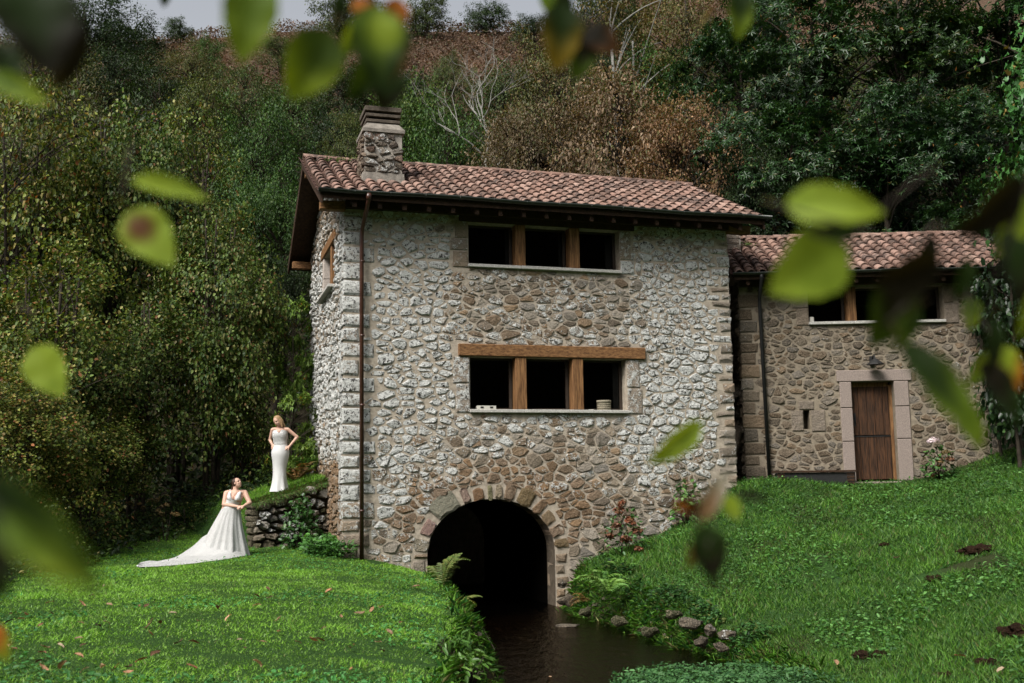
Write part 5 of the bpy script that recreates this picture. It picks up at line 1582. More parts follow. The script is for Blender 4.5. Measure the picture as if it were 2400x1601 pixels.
# rocks along the water, molehills
def rock_mesh(name, seed, mat, sq=(1, 1, .7), col=(.2, .18, .14, .2), sub_=2, rough=0):
    bm = bmesh.new(); bmesh.ops.create_icosphere(bm, subdivisions=sub_, radius=1)
    V = np.array([v.co[:] for v in bm.verts]); Fc = [[v.index for v in f.verts] for f in bm.faces]; bm.free()
    V = V * (.55 + .85 * vnoise(V * 1.9 + seed * 3.1, seed))[:, None] * np.array(sq)
    if rough: V = V * (1 - rough / 2 + rough * vnoise(V * 7 + seed, seed + 5))[:, None]
    return poly_mesh(name, V, Fc, mat, [col] * len(V))
RK = [rock_mesh('rock', i, M['stone'], (1, .8, .75), c) for i, c in enumerate(((.10, .085, .065, .30), (.045, .038, .028, .0), (.035, .042, .016, .0), (.10, .088, .068, .2)))]
for i, (px, py, y, s, m, lb) in enumerate(((1585, 1425, 17.9, .24, 3, 'pale rock at the left end of the bank stones'), (1630, 1440, 17.6, .25, 0, 'grey rock in the middle of the bank stones'), (1668, 1452, 17.4, .22, 0, 'grey rock at the right end of the bank stones'),
        (1610, 1468, 17.3, .20, 1, 'dark wet rock below the grey bank stones'), (1655, 1480, 17.0, .18, 1, 'dark rock at the water below the right bank stone'), (1545, 1405, 18.6, .2, 2, 'mossy rock left of the pale bank stone'),
        (1290, 1335, 23.6, .26, 0, 'rock at the right foot of the arch'), (1305, 1375, 23.0, .28, 1, 'dark rock below the arch foot, at the water'), (1345, 1400, 21.8, .24, 2, 'mossy rock under the ferns'), (1420, 1420, 20.2, .24, 2, 'mossy rock under the overhanging grass'), (1490, 1445, 19.0, .24, 2, 'mossy rock in the right bank shadow'),
        (1012, 1332, 22.6, .2, 0, 'rock at the left foot of the arch'))):
    o = link('rock', RK[m], None, on(px, py, y)); o.scale = (s * .8, s * .52, s * .52); o.rotation_euler = (.2 * (i % 3), .1, i * 1.3); o.location[2] -= .04
    tag(o, lb, 'rock', 'rocks along the stream bank')
weeds('bank_ivy', 'dark creeping leaves between the stones of the right bank', 9000, lambda y: (xr_(y) - .15, xr_(y) + 1.0), (16.9, 23.5), lambda x, y: vnoise(np.stack([x * 1.8, y * 1.8], 1), 61) > .42, .075, [(.035, .10, .024, 5), (.06, .145, .035, 3), (.02, .05, .015, 3), (.10, .12, .03, 1.5)], 19, .16)
o = link('stepping_stone', RK[3], None, on(1302, 1437, 21.0)); o.scale = (.22, .14, .05); o.location[2] = WATER_Z + .01; tag(o, 'flat wet stone just above the water near the right bank', 'stone')
M['dirt'] = m_plain('dark_loose_earth', (.032, .018, .011), .98, .05, .6, 26, 1.0, .05)
def crumbs(seed):
    rr = np.random.default_rng(seed); a = Acc(); V0, F0 = [], []
    m = rock_mesh('tmp', seed, None, (1, .85, .5), sub_=4, rough=.5); a.add([v.co[:] for v in m.vertices], [tuple(p.vertices) for p in m.polygons]); bpy.data.meshes.remove(m)
    for _ in range(130):
        an, rad = rr.uniform(0, 6.28), abs(rr.normal()) * .35 + .62; s = rr.uniform(.03, .10); c = np.array([math.cos(an) * rad, math.sin(an) * rad * .85, max(0, .34 - .3 * rad) + rr.uniform(-.02, .05)])
        a.add([tuple(c + s * np.array(v) * rr.uniform(.6, 1.2, 3)) for v in ((1, 0, 0), (0, 1, 0), (-1, 0, 0), (0, -1, 0), (0, 0, 1), (0, 0, -1))], [(0, 1, 4), (1, 2, 4), (2, 3, 4), (3, 0, 4), (1, 0, 5), (2, 1, 5), (3, 2, 5), (0, 3, 5)])
    return a.mesh('molehill', M['dirt'])
MH = [crumbs(30), crumbs(31)]
for i, (px, py, s, lb) in enumerate(((2250, 1268, .42, 'large dark molehill high on the slope at the right'), (2150, 1332, .26, 'molehill in the middle of the right slope'), (1985, 1510, .27, 'left half of the double molehill low on the slope'), (2025, 1505, .24, 'right half of the double molehill low on the slope'),
                                  (2335, 1455, .42, 'molehill cut by the right frame edge'), (2270, 1525, .26, 'low molehill near the bottom right corner'), (2030, 1252, .16, 'smallest molehill, below the cottage door'), (2170, 1555, .2, 'molehill at the bottom edge of the photo'))):
    x, y, z = hit(px, py); o = link('molehill', MH[i % 2], None, (x, y, z + .02)); o.scale = (s * .6, s * .6, s * .5); o.rotation_euler = (0, 0, i); o.location[2] -= .02
    tag(o, lb, 'molehill', 'molehills on the slope')

# pebbles on the stream bed and along the water's edge
rp = np.random.default_rng(9); a = Acc()
for _ in range(420):
    y = rp.uniform(11.5, 23.5); l_, r_ = float(xl_(y)) + .3, float(xr_(y)) + .35; t_ = rp.random()
    x = l_ + (r_ - l_) * (t_ if rp.random() < .45 else rp.choice((.02, .98)) + rp.normal() * .03)
    z = float(ground_z([x], [y])[0]); s = rp.uniform(.02, .075); z = max(z, WATER_Z - .05) if rp.random() < .3 else z
    V = rnd_dirs(rp, 1)[0]; c = rp.choice([.05, .09, .14]) * np.array([1.1, .95, .75])
    o8 = [(1, 0, 0), (.7, .7, 0), (0, 1, 0), (-.7, .7, 0), (-1, 0, 0), (-.7, -.7, 0), (0, -1, 0), (.7, -.7, 0)]
    P8 = [(x + s * p[0] * rp.uniform(.8, 1.2), y + s * p[1] * rp.uniform(.7, 1.1), z) for p in o8] + [(x + s * .6 * p[0], y + s * .55 * p[1], z + s * rp.uniform(.45, .7)) for p in o8]
    a.add(P8, [(i, (i + 1) % 8, 8 + (i + 1) % 8, 8 + i) for i in range(8)] + [tuple(range(8, 16))], (*c, .05))
tag(a.ob('pebbles', M['stone'], None), 'dark pebbles on the stream bed', 'pebbles', kind='stuff')
# fallen leaves
def curled(seed, L=.13):
    rr = np.random.default_rng(seed); ts = np.linspace(0, 1, 6); V = []
    for t in ts:
        w = L * .26 * math.sin(math.pi * min(1, t * .9 + .08)) ** .8
        for s in (-1, -.4, .4, 1): V.append((s * w, L * (t - .5), L * (.10 * s * s + .14 * math.sin(t * 3 + seed)) + rr.normal() * .004))
    Fc = [(i * 4 + j, i * 4 + j + 1, i * 4 + 5 + j, i * 4 + 4 + j) for i in range(5) for j in range(3)]
    c = [(.27, .155, .095, 1), (.16, .075, .042, 1), (.38, .27, .19, 1), (.07, .036, .022, 1)][seed % 4]
    return poly_mesh('fallen_leaf', V, Fc, M['leaf_dry'], [tuple(np.array(c) * np.array([*[rr.uniform(.8, 1.2)] * 3, 1])) for _ in V])
FL = [curled(i) for i in range(8)]
rl = random.Random(14)
spots = [(145, 1543, 1.3), (325, 1530, 1), (357, 1515, 1.1), (500, 1405, 1), (525, 1430, 1), (805, 1500, .9), (825, 1416, 1.3), (955, 1355, 1.5), (755, 1365, 1.1), (590, 1400, 1), (30, 1418, 1), (340, 1445, 1), (365, 1442, 1), (720, 1480, 1.2), (590, 1538, 1), (225, 1450, 1), (410, 1484, 1), (445, 1488, 1), (180, 1520, 1), (100, 1548, .9), (95, 1512, .9), (615, 1360, .9), (735, 1480, 1), (560, 1500, .9), (20, 1440, 1), (60, 1420, 1)]
while len(spots) < 78: spots.append((rl.uniform(5, 930), rl.uniform(1345, 1560), rl.uniform(.55, 1.05)))
for i, (px, py, s) in enumerate(spots):
    x, y, z = hit(px, py)
    if x > xl_(y) - .15: continue
    ki = rl.randrange(8) if s < 1.2 else rl.choice((0, 2, 4, 6))
    o = link('fallen_leaf', FL[ki], None, (x, y, z + .05)); s *= .82; o.scale = (s, s, s); o.rotation_euler = (rl.uniform(-.3, .6), rl.uniform(-.4, .4), rl.uniform(0, 6.28))
    tag(o, ('tan fallen leaf lying curled on the mown lawn', 'reddish brown fallen leaf lying curled on the mown lawn', 'pale beige fallen leaf lying curled on the mown lawn', 'nearly black fallen leaf lying curled on the mown lawn')[ki % 4], 'fallen leaf', ('tan', 'reddish', 'pale', 'dark')[ki % 4] + ' fallen leaves on the lawn')
for i, (px, py, s) in enumerate(((1920, 1538, 1), (2205, 1527, 1), (1975, 1240, .9), (2370, 1235, .9), (2060, 1292, 1), (2300, 1560, .9))):
    x, y, z = hit(px, py); o = link('fallen_leaf', FL[rl.randrange(8)], None, (x, y, z + .09)); o.scale = (s, s, s); o.rotation_euler = (.3, .2, i)
    tag(o, 'curled brown fallen leaf lying in the rough slope grass', 'fallen leaf', 'fallen leaves on the slope')
x, y, z = at(1263, 1541, 15.6); o = link('floating_leaf', FL[2], None, (x, y, WATER_Z + .012)); o.scale = (.8, 1.0, .3); tag(o, 'pale leaf floating on the stream', 'floating leaf')
a = Acc(); p0 = np.array(gnd(1062, 1402)); p1 = np.array(on(1136, 1492, 15.5)); a.tube([p0 - p0, (p1 - p0) * .5 + np.array([0, 0, .15]), p1 - p0], [.012, .009, .005], 5)
o = a.ob('dry_stem', M['bark'], None, loc=p0); tag(o, 'long dry stem leaning from the left bank over the water', 'stem')
# ------------------------------------------------------------------ the two brides
def blob_mesh(name, caps, ells, voxel, mat, smooth=6):
    """one continuous skin grown round tapered capsules and ellipsoids"""
    bm = bmesh.new()
    for p0, p1, r0, r1 in caps:
        p0, p1 = Vector(p0), Vector(p1); n = max(3, int((p1 - p0).length / (min(r0, r1) * .7)))
        for i in range(n + 1):
            t = i / n; m = Matrix.Translation(p0.lerp(p1, t)) @ Matrix.Scale(r0 + (r1 - r0) * t, 4)
            bmesh.ops.create_icosphere(bm, subdivisions=2, radius=1, matrix=m)
    for c, R, rot in ells:
        m = Matrix.Translation(c) @ (Matrix(rot).to_4x4() if rot is not None else Matrix.Identity(4)) @ Matrix.Diagonal((*R, 1))
        bmesh.ops.create_icosphere(bm, subdivisions=3, radius=1, matrix=m)
    me = bpy.data.meshes.new(name + '_tmp'); bm.to_mesh(me); bm.free()
    ob = bpy.data.objects.new(name + '_tmp', me); COL.objects.link(ob)
    md = ob.modifiers.new('remesh', 'REMESH'); md.mode = 'VOXEL'; md.voxel_size = voxel
    ms = ob.modifiers.new('smooth', 'SMOOTH'); ms.iterations = smooth; ms.factor = .5
    dg = bpy.context.evaluated_depsgraph_get(); dg.update()
    out = bpy.data.meshes.new_from_object(ob.evaluated_get(dg))
    bpy.data.objects.remove(ob); bpy.data.meshes.remove(me)
    out.name = name; out.materials.clear(); out.materials.append(mat)
    out.polygons.foreach_set('use_smooth', [True] * len(out.polygons))
    return out


def frame(fwd, up=(0, 0, 1)):
    f = np.array(fwd, float); f /= np.linalg.norm(f); u = np.array(up, float); s = np.cross(f, u); s /= np.linalg.norm(s); u = np.cross(s, f)
    return s, f, u                                   # her left-to-right side vector, forward, up


def head(C, fwd, up, H=.225):
    """capsules and ellipsoids of a head with nose, jaw, brow and ears; centre C"""
    s, f, u = frame(fwd, up); C = np.array(C); rot = np.array([s, f, u]).T
    P = lambda a, b, c: tuple(C + s * a * H + f * b * H + u * c * H)
    E = [(P(0, -.04, .12), (.335 * H, .40 * H, .385 * H), rot), (P(0, .07, -.16), (.265 * H, .30 * H, .34 * H), rot), (P(0, .19, -.38), (.13 * H, .13 * H, .11 * H), rot),
         (P(0, .385, -.08), (.055 * H, .07 * H, .06 * H), rot), (P(.34, -.03, -.03), (.03 * H, .07 * H, .11 * H), rot), (P(-.34, -.03, -.03), (.03 * H, .07 * H, .11 * H), rot),
         (P(.16, .26, -.12), (.09 * H, .07 * H, .08 * H), rot), (P(-.16, .26, -.12), (.09 * H, .07 * H, .08 * H), rot), (P(0, .30, -.245), (.10 * H, .05 * H, .045 * H), rot)]
    Cc = [(P(0, .32, .07), P(0, .375, -.06), .035 * H, .048 * H), (P(-.18, .30, .11), P(.18, .30, .11), .05 * H, .05 * H)]
    return Cc, E, P, (s, f, u)


def face_parts(parent, P, fr, H=.225):
    s, f, u = fr; rot = np.array([s, f, u]).T
    def el(name, c, R, mat):
        bm = bmesh.new(); bmesh.ops.create_icosphere(bm, subdivisions=2, radius=1); me = bpy.data.meshes.new(name); bm.to_mesh(me); bm.free(); me.materials.append(mat)
        o = link(name, me, parent); o.matrix_local = Matrix.Translation(c) @ Matrix(rot).to_4x4() @ Matrix.Diagonal((*[x * H for x in R], 1)); return o
    for q in (-.145, .145):
        el('eye', P(q, .315, .02), (.055, .022, .028), M['eye']); el('eyebrow', P(q, .335, .115), (.085, .022, .016), parent_hair[0])
    el('lips', P(0, .335, -.255), (.095, .03, .032), M['lips'])


def hand(wrist, d, palm_n, side, L=.17, curl=.5):
    """palm, four unequal bent fingers and a thumb leaving the side of the palm"""
    d = unit(np.array(d, float)); n = np.array(palm_n, float); n = unit(n - d * np.dot(n, d)); s = np.cross(d, n) * side
    w = np.array(wrist, float); caps = []
    for q in (-.6, 0, .6): caps.append((tuple(w + s * q * .028), tuple(w + d * L * .5 + s * q * .045), .013, .014))
    for i, (q, l) in enumerate(((-.036, .40), (-.012, .47), (.012, .44), (.034, .34))):
        a = w + d * L * .5 + s * q; b = a + (d * math.cos(curl * .6) + n * math.sin(curl * .6)) * L * l * .55; c = b + (d * math.cos(curl * 1.6) + n * math.sin(curl * 1.6)) * L * l * .5
        caps += [(tuple(a), tuple(b), .0095, .009), (tuple(b), tuple(c), .009, .0072)]
    a = w + d * L * .16 - s * .030; b = a + (d * .6 - s * .75 + n * .25) * L * .26; c = b + (d * .9 - s * .1 + n * .45) * L * .2
    caps += [(tuple(a), tuple(b), .012, .0105), (tuple(b), tuple(c), .010, .008)]
    return caps


def arm(sh, el_, wr, r=(.047, .038, .025)):
    return [(sh, el_, r[0], r[1]), (el_, wr, r[1] * .98, r[2])]


def loft(rings, k=48, pleat=None):
    """rings: (z, cx, cy, rx, ry); pleat(t, angle) -> extra radius factor"""
    V, Fc = [], []
    for i, (z, cx, cy, rx, ry) in enumerate(rings):
        for j in range(k):
            a = 2 * math.pi * j / k; f = 1 + (pleat(i / (len(rings) - 1), a) if pleat else 0)
            dz = 0
            if callable(z): zz = z(a)
            else: zz = z
            V.append((cx + rx * f * math.cos(a), cy + ry * f * math.sin(a), zz))
    for i in range(len(rings) - 1):
        for j in range(k):
            Fc.append((i * k + j, i * k + (j + 1) % k, (i + 1) * k + (j + 1) % k, (i + 1) * k + j))
    return V, Fc


def interp_rings(keys, n):
    K_ = np.array(keys, float); z = np.linspace(K_[0, 0], K_[-1, 0], n); o = np.argsort(K_[:, 0]); K2 = K_[o]
    out = []
    for q in z:                                       # smooth (Catmull-like) through the keys
        i = int(np.clip(np.searchsorted(K2[:, 0], q) - 1, 0, len(K2) - 2)); t = (q - K2[i, 0]) / (K2[i + 1, 0] - K2[i, 0]); 
        p0, p1, p2, p3 = K2[max(i - 1, 0)], K2[i], K2[i + 1], K2[min(i + 2, len(K2) - 1)]
        m1 = (p2 - p0) / (p2[0] - p0[0]) * (p2[0] - p1[0]); m2 = (p3 - p1) / (p3[0] - p1[0]) * (p2[0] - p1[0])
        v = (2 * t**3 - 3 * t**2 + 1) * p1 + (t**3 - 2 * t**2 + t) * m1 + (-2 * t**3 + 3 * t**2) * p2 + (t**3 - t**2) * m2
        out.append((q, *v[1:]))
    return out


# --- the bride standing on the wall terrace
pa = at(640 + 1, 1130, 25.15)
za = float(ground_z([pa[0]], [25.15])[0])
A_S = 25.15 * 105.4 / F
A = thing('person', 'blonde woman in a strapless white mermaid dress standing hands on hips above the wall', 'person', (pa[0], 25.15, za - .0))
A.scale = (A_S, A_S, A_S)
hc, he, HP, HF = head((-.045, -.05, 1.545), (-.50, -.80, -.42), (-.30, .12, 1), .232)
caps = hc + [((-.025, .0, 1.46), (.0, .005, 1.37), .050, .056), ((-.13, .0, 1.365), (.135, .0, 1.36), .050, .050), ((.0, .0, 1.31), (.01, 0, 1.05), .10, .105), ((-.06, 0, 1.28), (-.05, 0, 1.05), .085, .075), ((.075, 0, 1.28), (.06, 0, 1.05), .085, .075),
             ((-.07, 0, .92), (.08, 0, .92), .11, .11), ((-.07, 0, .86), (-.06, 0, .5), .085, .06), ((.08, 0, .86), (.07, 0, .5), .085, .06), ((-.06, 0, .5), (-.05, 0, .1), .055, .04), ((.07, 0, .5), (.06, 0, .1), .055, .04), ((-.05, 0, .08), (-.06, -.12, .03), .035, .03), ((.06, 0, .08), (.07, -.12, .03), .035, .03)]
caps += arm((-.165, 0, 1.36), (-.235, .06, 1.14), (-.165, -.03, 1.035), (.046, .038, .027)) + hand((-.165, -.03, 1.035), (.45, -.45, -.55), (.3, .3, -.3), 1)
caps += arm((.172, 0, 1.36), (.375, .04, 1.19), (.225, -.06, .985), (.046, .038, .027)) + hand((.225, -.06, .985), (-.75, -.35, -.35), (-.2, .4, -.4), -1)
link('body', blob_mesh('body', caps, he, .0075, M['skin']), A)
sweet = lambda a: 1.295 + .035 * abs(math.sin(a)) * (abs(math.cos(a)) > .18) + (.022 if math.sin(a) < 0 and abs(math.cos(a)) > .25 else -.008)
rings = interp_rings([(.0, 0.0, .02, .205, .22), (.12, 0, .02, .178, .185), (.32, .0, .01, .150, .145), (.52, .0, .01, .150, .135), (.68, .01, .005, .172, .15), (.83, .012, 0, .197, .165), (.95, .015, 0, .178, .15), (1.03, .016, 0, .146, .128), (1.12, .008, 0, .148, .132), (1.22, .004, -.01, .166, .150), (1.285, .004, -.005, .168, .142)], 34)
rings.append((sweet, .004, -.003, .165, .136))
V, Fc = loft(rings, 56, lambda t, a: (.085 * math.sin(a * 7 + 1) * max(0, 1 - t * 3.4) + .012 * math.sin(a * 13) * max(0, .6 - t)))
link('dress', poly_mesh('dress', V, Fc, M['satin'], None, True), A)
rings = interp_rings([(1.015, .016, 0, .150, .132), (1.12, .008, 0, .152, .136), (1.22, .004, -.01, .170, .154), (1.285, .004, -.005, .172, .146)], 10)
V, Fc = loft(rings, 48, lambda t, a: .014 * math.sin(t * 40 + a * 2)); link('bodice', poly_mesh('bodice', V, Fc, M['lace'], None, True), A)
hr = []
s, f, u = HF; rot = np.array([s, f, u]).T
hairE = [(HP(0, -.10, .17), (.375 * .232, .40 * .232, .40 * .232), rot), (HP(.27, -.14, -.10), (.13 * .232, .27 * .232, .38 * .232), rot), (HP(-.27, -.14, -.10), (.13 * .232, .27 * .232, .38 * .232), rot), (HP(0, -.28, -.2), (.30 * .232, .17 * .232, .42 * .232), rot)]
hairC = [(HP(.30, -.08, -.2), tuple(np.array(HP(.38, .02, -.62)) + np.array([0, -.01, -.03])), .038, .020), (HP(-.28, -.06, -.2), tuple(np.array(HP(-.26, .08, -.66))), .032, .016), (HP(.2, -.25, -.3), tuple(np.array(HP(.25, -.25, -.75))), .05, .03), (HP(-.1, -.28, -.3), tuple(np.array(HP(-.1, -.3, -.75))), .05, .03)]
parent_hair = [M['blonde']]
link('hair', blob_mesh('hair', hairC, hairE, .008, M['blonde'], 3), A)
face_parts(A, HP, HF, .232)

# --- the bride in the ball gown leaning on the wall
xb, yb, zb = hit(529, 1276)
B_S = yb * 105.4 / F
Bb = thing('person', 'dark-haired woman in a white ball gown with long train leaning on the wall, looking up', 'person', (xb, yb, zb))
Bb.scale = (B_S,) * 3
hc, he, HP, HF = head((.125, -.03, 1.575), (.80, -.42, .40), (-.36, .10, 1), .235)
caps = hc + [((.085, .0, 1.49), (.09, .0, 1.40), .058, .066), ((-.075, .0, 1.365), (.245, .02, 1.37), .062, .060), ((.085, .0, 1.31), (.03, 0, 1.06), .135, .135), ((.005, -.03, 1.25), (.01, 0, 1.1), .105, .11), ((.165, -.03, 1.25), (.09, 0, 1.1), .105, .11),
             ((.035, -.115, 1.235), (.035, -.12, 1.23), .082, .082), ((.165, -.10, 1.235), (.165, -.105, 1.23), .082, .082), ((-.06, 0, 1.0), (.06, 0, 1.0), .16, .16), ((-.06, 0, .9), (-.06, 0, .1), .11, .05), ((.06, 0, .9), (.06, 0, .1), .11, .05)]
caps += arm((-.115, 0, 1.35), (-.135, -.10, 1.115), (.20, -.24, 1.065), (.066, .054, .030)) + hand((.20, -.24, 1.065), (.95, -.1, -.05), (0, .5, -.6), 1, .17, .7)
caps += arm((.285, .03, 1.36), (.415, -.06, 1.14), (.325, -.22, 1.07), (.062, .052, .030)) + hand((.325, -.22, 1.07), (-.75, -.45, -.1), (0, .4, -.7), -1, .17, .7)
link('body', blob_mesh('body', caps, he, .008, M['skin']), Bb)
pl = lambda t, a: (.075 * math.sin(a * 9 + 2 * math.sin(a * 2)) + .045 * math.sin(a * 19 + 1 + 2 * t)) * (1 - t) ** .8
rings = interp_rings([(.0, -.17, .02, .545, .52), (.12, -.16, .02, .51, .49), (.3, -.135, .02, .445, .42), (.5, -.105, .01, .375, .35), (.7, -.07, .0, .305, .285), (.88, -.035, 0, .245, .23), (1.0, -.005, 0, .212, .20), (1.075, .01, 0, .178, .172), (1.10, .015, 0, .165, .16)], 30)
V, Fc = loft(rings, 110, pl); link('skirt', poly_mesh('skirt', V, Fc, M['lace'], None, True), Bb)
rings = interp_rings([(1.06, .015, 0, .176, .170), (1.12, .03, -.005, .172, .166), (1.18, .06, -.02, .176, .172), (1.215, .075, -.03, .182, .178)], 10)
V, Fc = loft(rings, 60); link('bodice', poly_mesh('bodice', V, Fc, M['satin'], None, True), Bb)
st = Acc()                                            # the two bodice straps of the deep V
for (x0, x1, xs, ys, zs) in ((-.055, .095, -.055, .0, 1.425), (.250, .105, .215, .02, 1.425)):
    n = 9; V = []
    for i in range(n):
        t = i / (n - 1)
        wa = np.array([x0 + (xs - x0) * t ** .8, -.125 * (1 - t) - .075 * math.sin(math.pi * min(1, t * 1.15)) + ys * t, 1.20 + (zs - 1.20) * t])
        wb = np.array([x1 + (xs + (.045 if x0 < x1 else -.045) - x1) * t ** .62, -.170 * (1 - t) - .085 * math.sin(math.pi * min(1, t * 1.1)) + ys * t - .01, 1.185 + (zs - 1.185) * t])
        m = (wa + wb) / 2 + np.array([0, -.045 * math.sin(math.pi * min(1, t + .25)) , 0])
        V += [tuple(wa), tuple(m), tuple(wb)]
    for i in range(5):                                # over the shoulder, down the back
        t = (i + 1) / 5; V += [(xs, ys + .13 * t, 1.43 - .2 * t * t), (xs + (.02 if x0 < x1 else -.02), ys + .13 * t, 1.435 - .2 * t * t), (xs + (.045 if x0 < x1 else -.045), ys + .13 * t, 1.43 - .2 * t * t)]
    k = len(V) // 3
    st.add(V, [(i * 3 + j, i * 3 + j + 1, i * 3 + 4 + j, i * 3 + 3 + j) for i in range(k - 1) for j in range(2)])
o = st.ob('strap', M['satin'], Bb, True); md = o.modifiers.new('solid', 'SOLIDIFY'); md.thickness = .012; md.offset = 0
s, f, u = HF; rot = np.array([s, f, u]).T; H = .235
hairE = [(HP(0, -.11, .14), (.365 * H, .41 * H, .40 * H), rot), (HP(0, -.30, .02), (.29 * H, .22 * H, .36 * H), rot), (HP(0, -.52, -.08), (.17 * H, .16 * H, .16 * H), rot)]
hb = np.array(HP(0, -.55, -.1))
hairC = [(tuple(hb), tuple(hb + np.array([-.045, .03, -.10])), .036, .036), (tuple(hb + np.array([-.045, .03, -.10])), tuple(hb + np.array([-.05, .03, -.22])), .036, .016)]
parent_hair[0] = M['brunette']
link('hair', blob_mesh('hair', hairC, hairE, .008, M['brunette'], 3), Bb)
face_parts(Bb, HP, HF, H)
# train over the grass, to the left and towards the eye
tip = np.array(hit(318, 1304)); st0 = np.array([xb - .30 * B_S, yb + .02, zb])
ctl = st0 * .45 + tip * .55 + np.array([.15, .55, 0])
n, k = 44, 15; V = []
for i in range(n):
    t = i / (n - 1); c = (1 - t) ** 2 * st0 + 2 * t * (1 - t) * ctl + t * t * tip; d = 2 * (1 - t) * (ctl - st0) + 2 * t * (tip - ctl); d = d / np.linalg.norm(d[:2])
    w = .56 * (1 - t) ** .6 + .12 * math.sin(math.pi * t) ** .5 + .05
    if t > .93: w *= math.sqrt(max(0.02, (1 - t) / .07))
    for j in range(k):
        q = -1 + 2 * j / (k - 1); x, y = c[0] - d[1] * q * w, c[1] + d[0] * q * w
        g_ = float(ground_z([x], [y])[0])
        drop = (1 - abs(q) ** 2.5) * (.42 * max(0, 1 - t * 2.6) ** 1.6 + .045)
        V.append((x, y, g_ + .015 + drop + (.020 * math.sin(q * 9 + t * 5) + .022 * math.sin(t * 17 + q * 3)) * (1 - abs(q) ** 4)))
V = [(Matrix.Translation((-xb, -yb, -zb)) @ Vector(v)) / B_S for v in V]
Fc = [(i * k + j, i * k + j + 1, (i + 1) * k + j + 1, (i + 1) * k + j) for i in range(n - 1) for j in range(k - 1)]
link('train', poly_mesh('train', V, Fc, M['lace'], None, True), Bb)
# ------------------------------------------------------------------ hazel twigs hanging close to the photographer
def _fg():
    n = N('hazel_leaf_close')
    c = n.attr(); v = n.noise(26, 4, .6)
    col = n.mix(n.step(v, .5, .75), c, n.mix(1.0, c, (.72, .78, .6), 'MULTIPLY'))
    p = n.bsdf(col, .6, .15, n.bump(n.noise(60, 3, .6), .3, .002))
    t = n.n('ShaderNodeBsdfTranslucent'); n.set(t, Color=n.mix(1.0, col, (1.5, 1.35, .5), 'MULTIPLY'))
    mx = n.n('ShaderNodeMixShader'); n.set(mx, Fac=.45)
    n.t.links.new(p, mx.inputs[1]); n.t.links.new(t.outputs[0], mx.inputs[2])
    return n.done(mx.outputs[0])
M['close_leaf'] = _fg()
YG, LG, MG, DG, DB, OR, TAN, GY = (.20, .27, .020), (.25, .34, .042), (.085, .14, .012), (.015, .030, .005), (.011, .009, .004), (.34, .11, .015), (.17, .10, .05), (.27, .25, .19)  # shade from the tree overhead is put into DG and DB
CX, CY, CZ = B[0], -B[1], -B[2]                       # picture right, up, towards the camera (world vectors)


def hazel_leaf(name, c0, c1, spot=None):
    ns, nt = 11, 7; V, C = [], []
    for i in range(ns):
        s = i / (ns - 1); w = .43 * (math.sin(math.pi * min(1, s ** .82 * .97 + .03)) ** .72) * (1 - .18 * s); w += .012 * (-1) ** i
        for j in range(nt):
            q = -1 + 2 * j / (nt - 1)
            V.append((q * w, s - .5, -.16 * (s - .4) ** 2 + .10 * abs(q) * w * 2 - .02 * math.sin(s * 16) * abs(q)))
            m = s + .35 * (abs(q) - .5); c = lerp(c0, c1, float(sstep(.25, .85, m)))
            if spot: d = math.hypot(q * .8 - spot[1], (s - spot[2]) * 2.2); c = lerp(spot[0], c, float(sstep(.25, .75, d)))
            C.append((*c, 1))
    Fc = [(i * nt + j, i * nt + j + 1, (i + 1) * nt + j + 1, (i + 1) * nt + j) for i in range(ns - 1) for j in range(nt - 1)]
    a = Acc(); a.V, a.F, a.C = V, Fc, C
    V2, F2 = tube([(0, -.72, .04), (0, -.6, .0), (0, -.5, -.13)], [.014, .012, .010], 5); a.add(V2, F2, (*lerp(c0, TAN, .5), 1))
    return a.mesh(name, M['close_leaf'], True)


def hanging_twig(label, leaves_, stem):
    """leaves_: (px, py, length px, width ratio, angle of the tip (0 right, 90 down), roll, nod, colours, true length)"""
    d0 = leaves_[0][8] * F / (leaves_[0][2] * K)
    o0 = np.array(at(leaves_[0][0], leaves_[0][1], d0))
    t = thing('hazel_twig', label, 'twig', o0, 0, 'hazel twigs hanging close to the photographer')
    bases = []
    for (px, py, ln, wr, ang, roll, nod, cols, L) in leaves_:
        d = L * F / (ln * K); p = np.array(at(px, py, d)); a = math.radians(ang)
        ydir = CX * math.cos(a) - CY * math.sin(a); zdir = CZ
        ydir = ydir * math.cos(nod) + zdir * math.sin(nod); xd = np.cross(ydir, zdir); xd /= np.linalg.norm(xd); zd = np.cross(xd, ydir)
        x2 = xd * math.cos(roll) + zd * math.sin(roll); z2 = np.cross(x2, ydir)
        m = Matrix(((x2[0], ydir[0], z2[0], 0), (x2[1], ydir[1], z2[1], 0), (x2[2], ydir[2], z2[2], 0), (0, 0, 0, 1)))
        o = link('leaf', hazel_leaf('leaf', *cols), t)
        o.matrix_local = Matrix.Translation(p - o0) @ m @ Matrix.Diagonal((L * wr / .80, L, L, 1))
        bases.append(p - ydir * L * .72 - o0)
    a = Acc(); s0 = np.array(at(stem[0], stem[1], d0 * 1.03)) - o0
    bases = sorted(bases, key=lambda q: np.linalg.norm(q - s0))
    pts = [s0] + [b + np.array([0, .01, .004]) for b in bases]
    if len(pts) == 2: pts.insert(1, (pts[0] + pts[1]) / 2 + np.array([.01, 0, .01]))
    a.tube(pts, [.0018 - .0008 * i / len(pts) for i in range(len(pts))], 6)
    a.ob('stem', M['bark'], t, True)


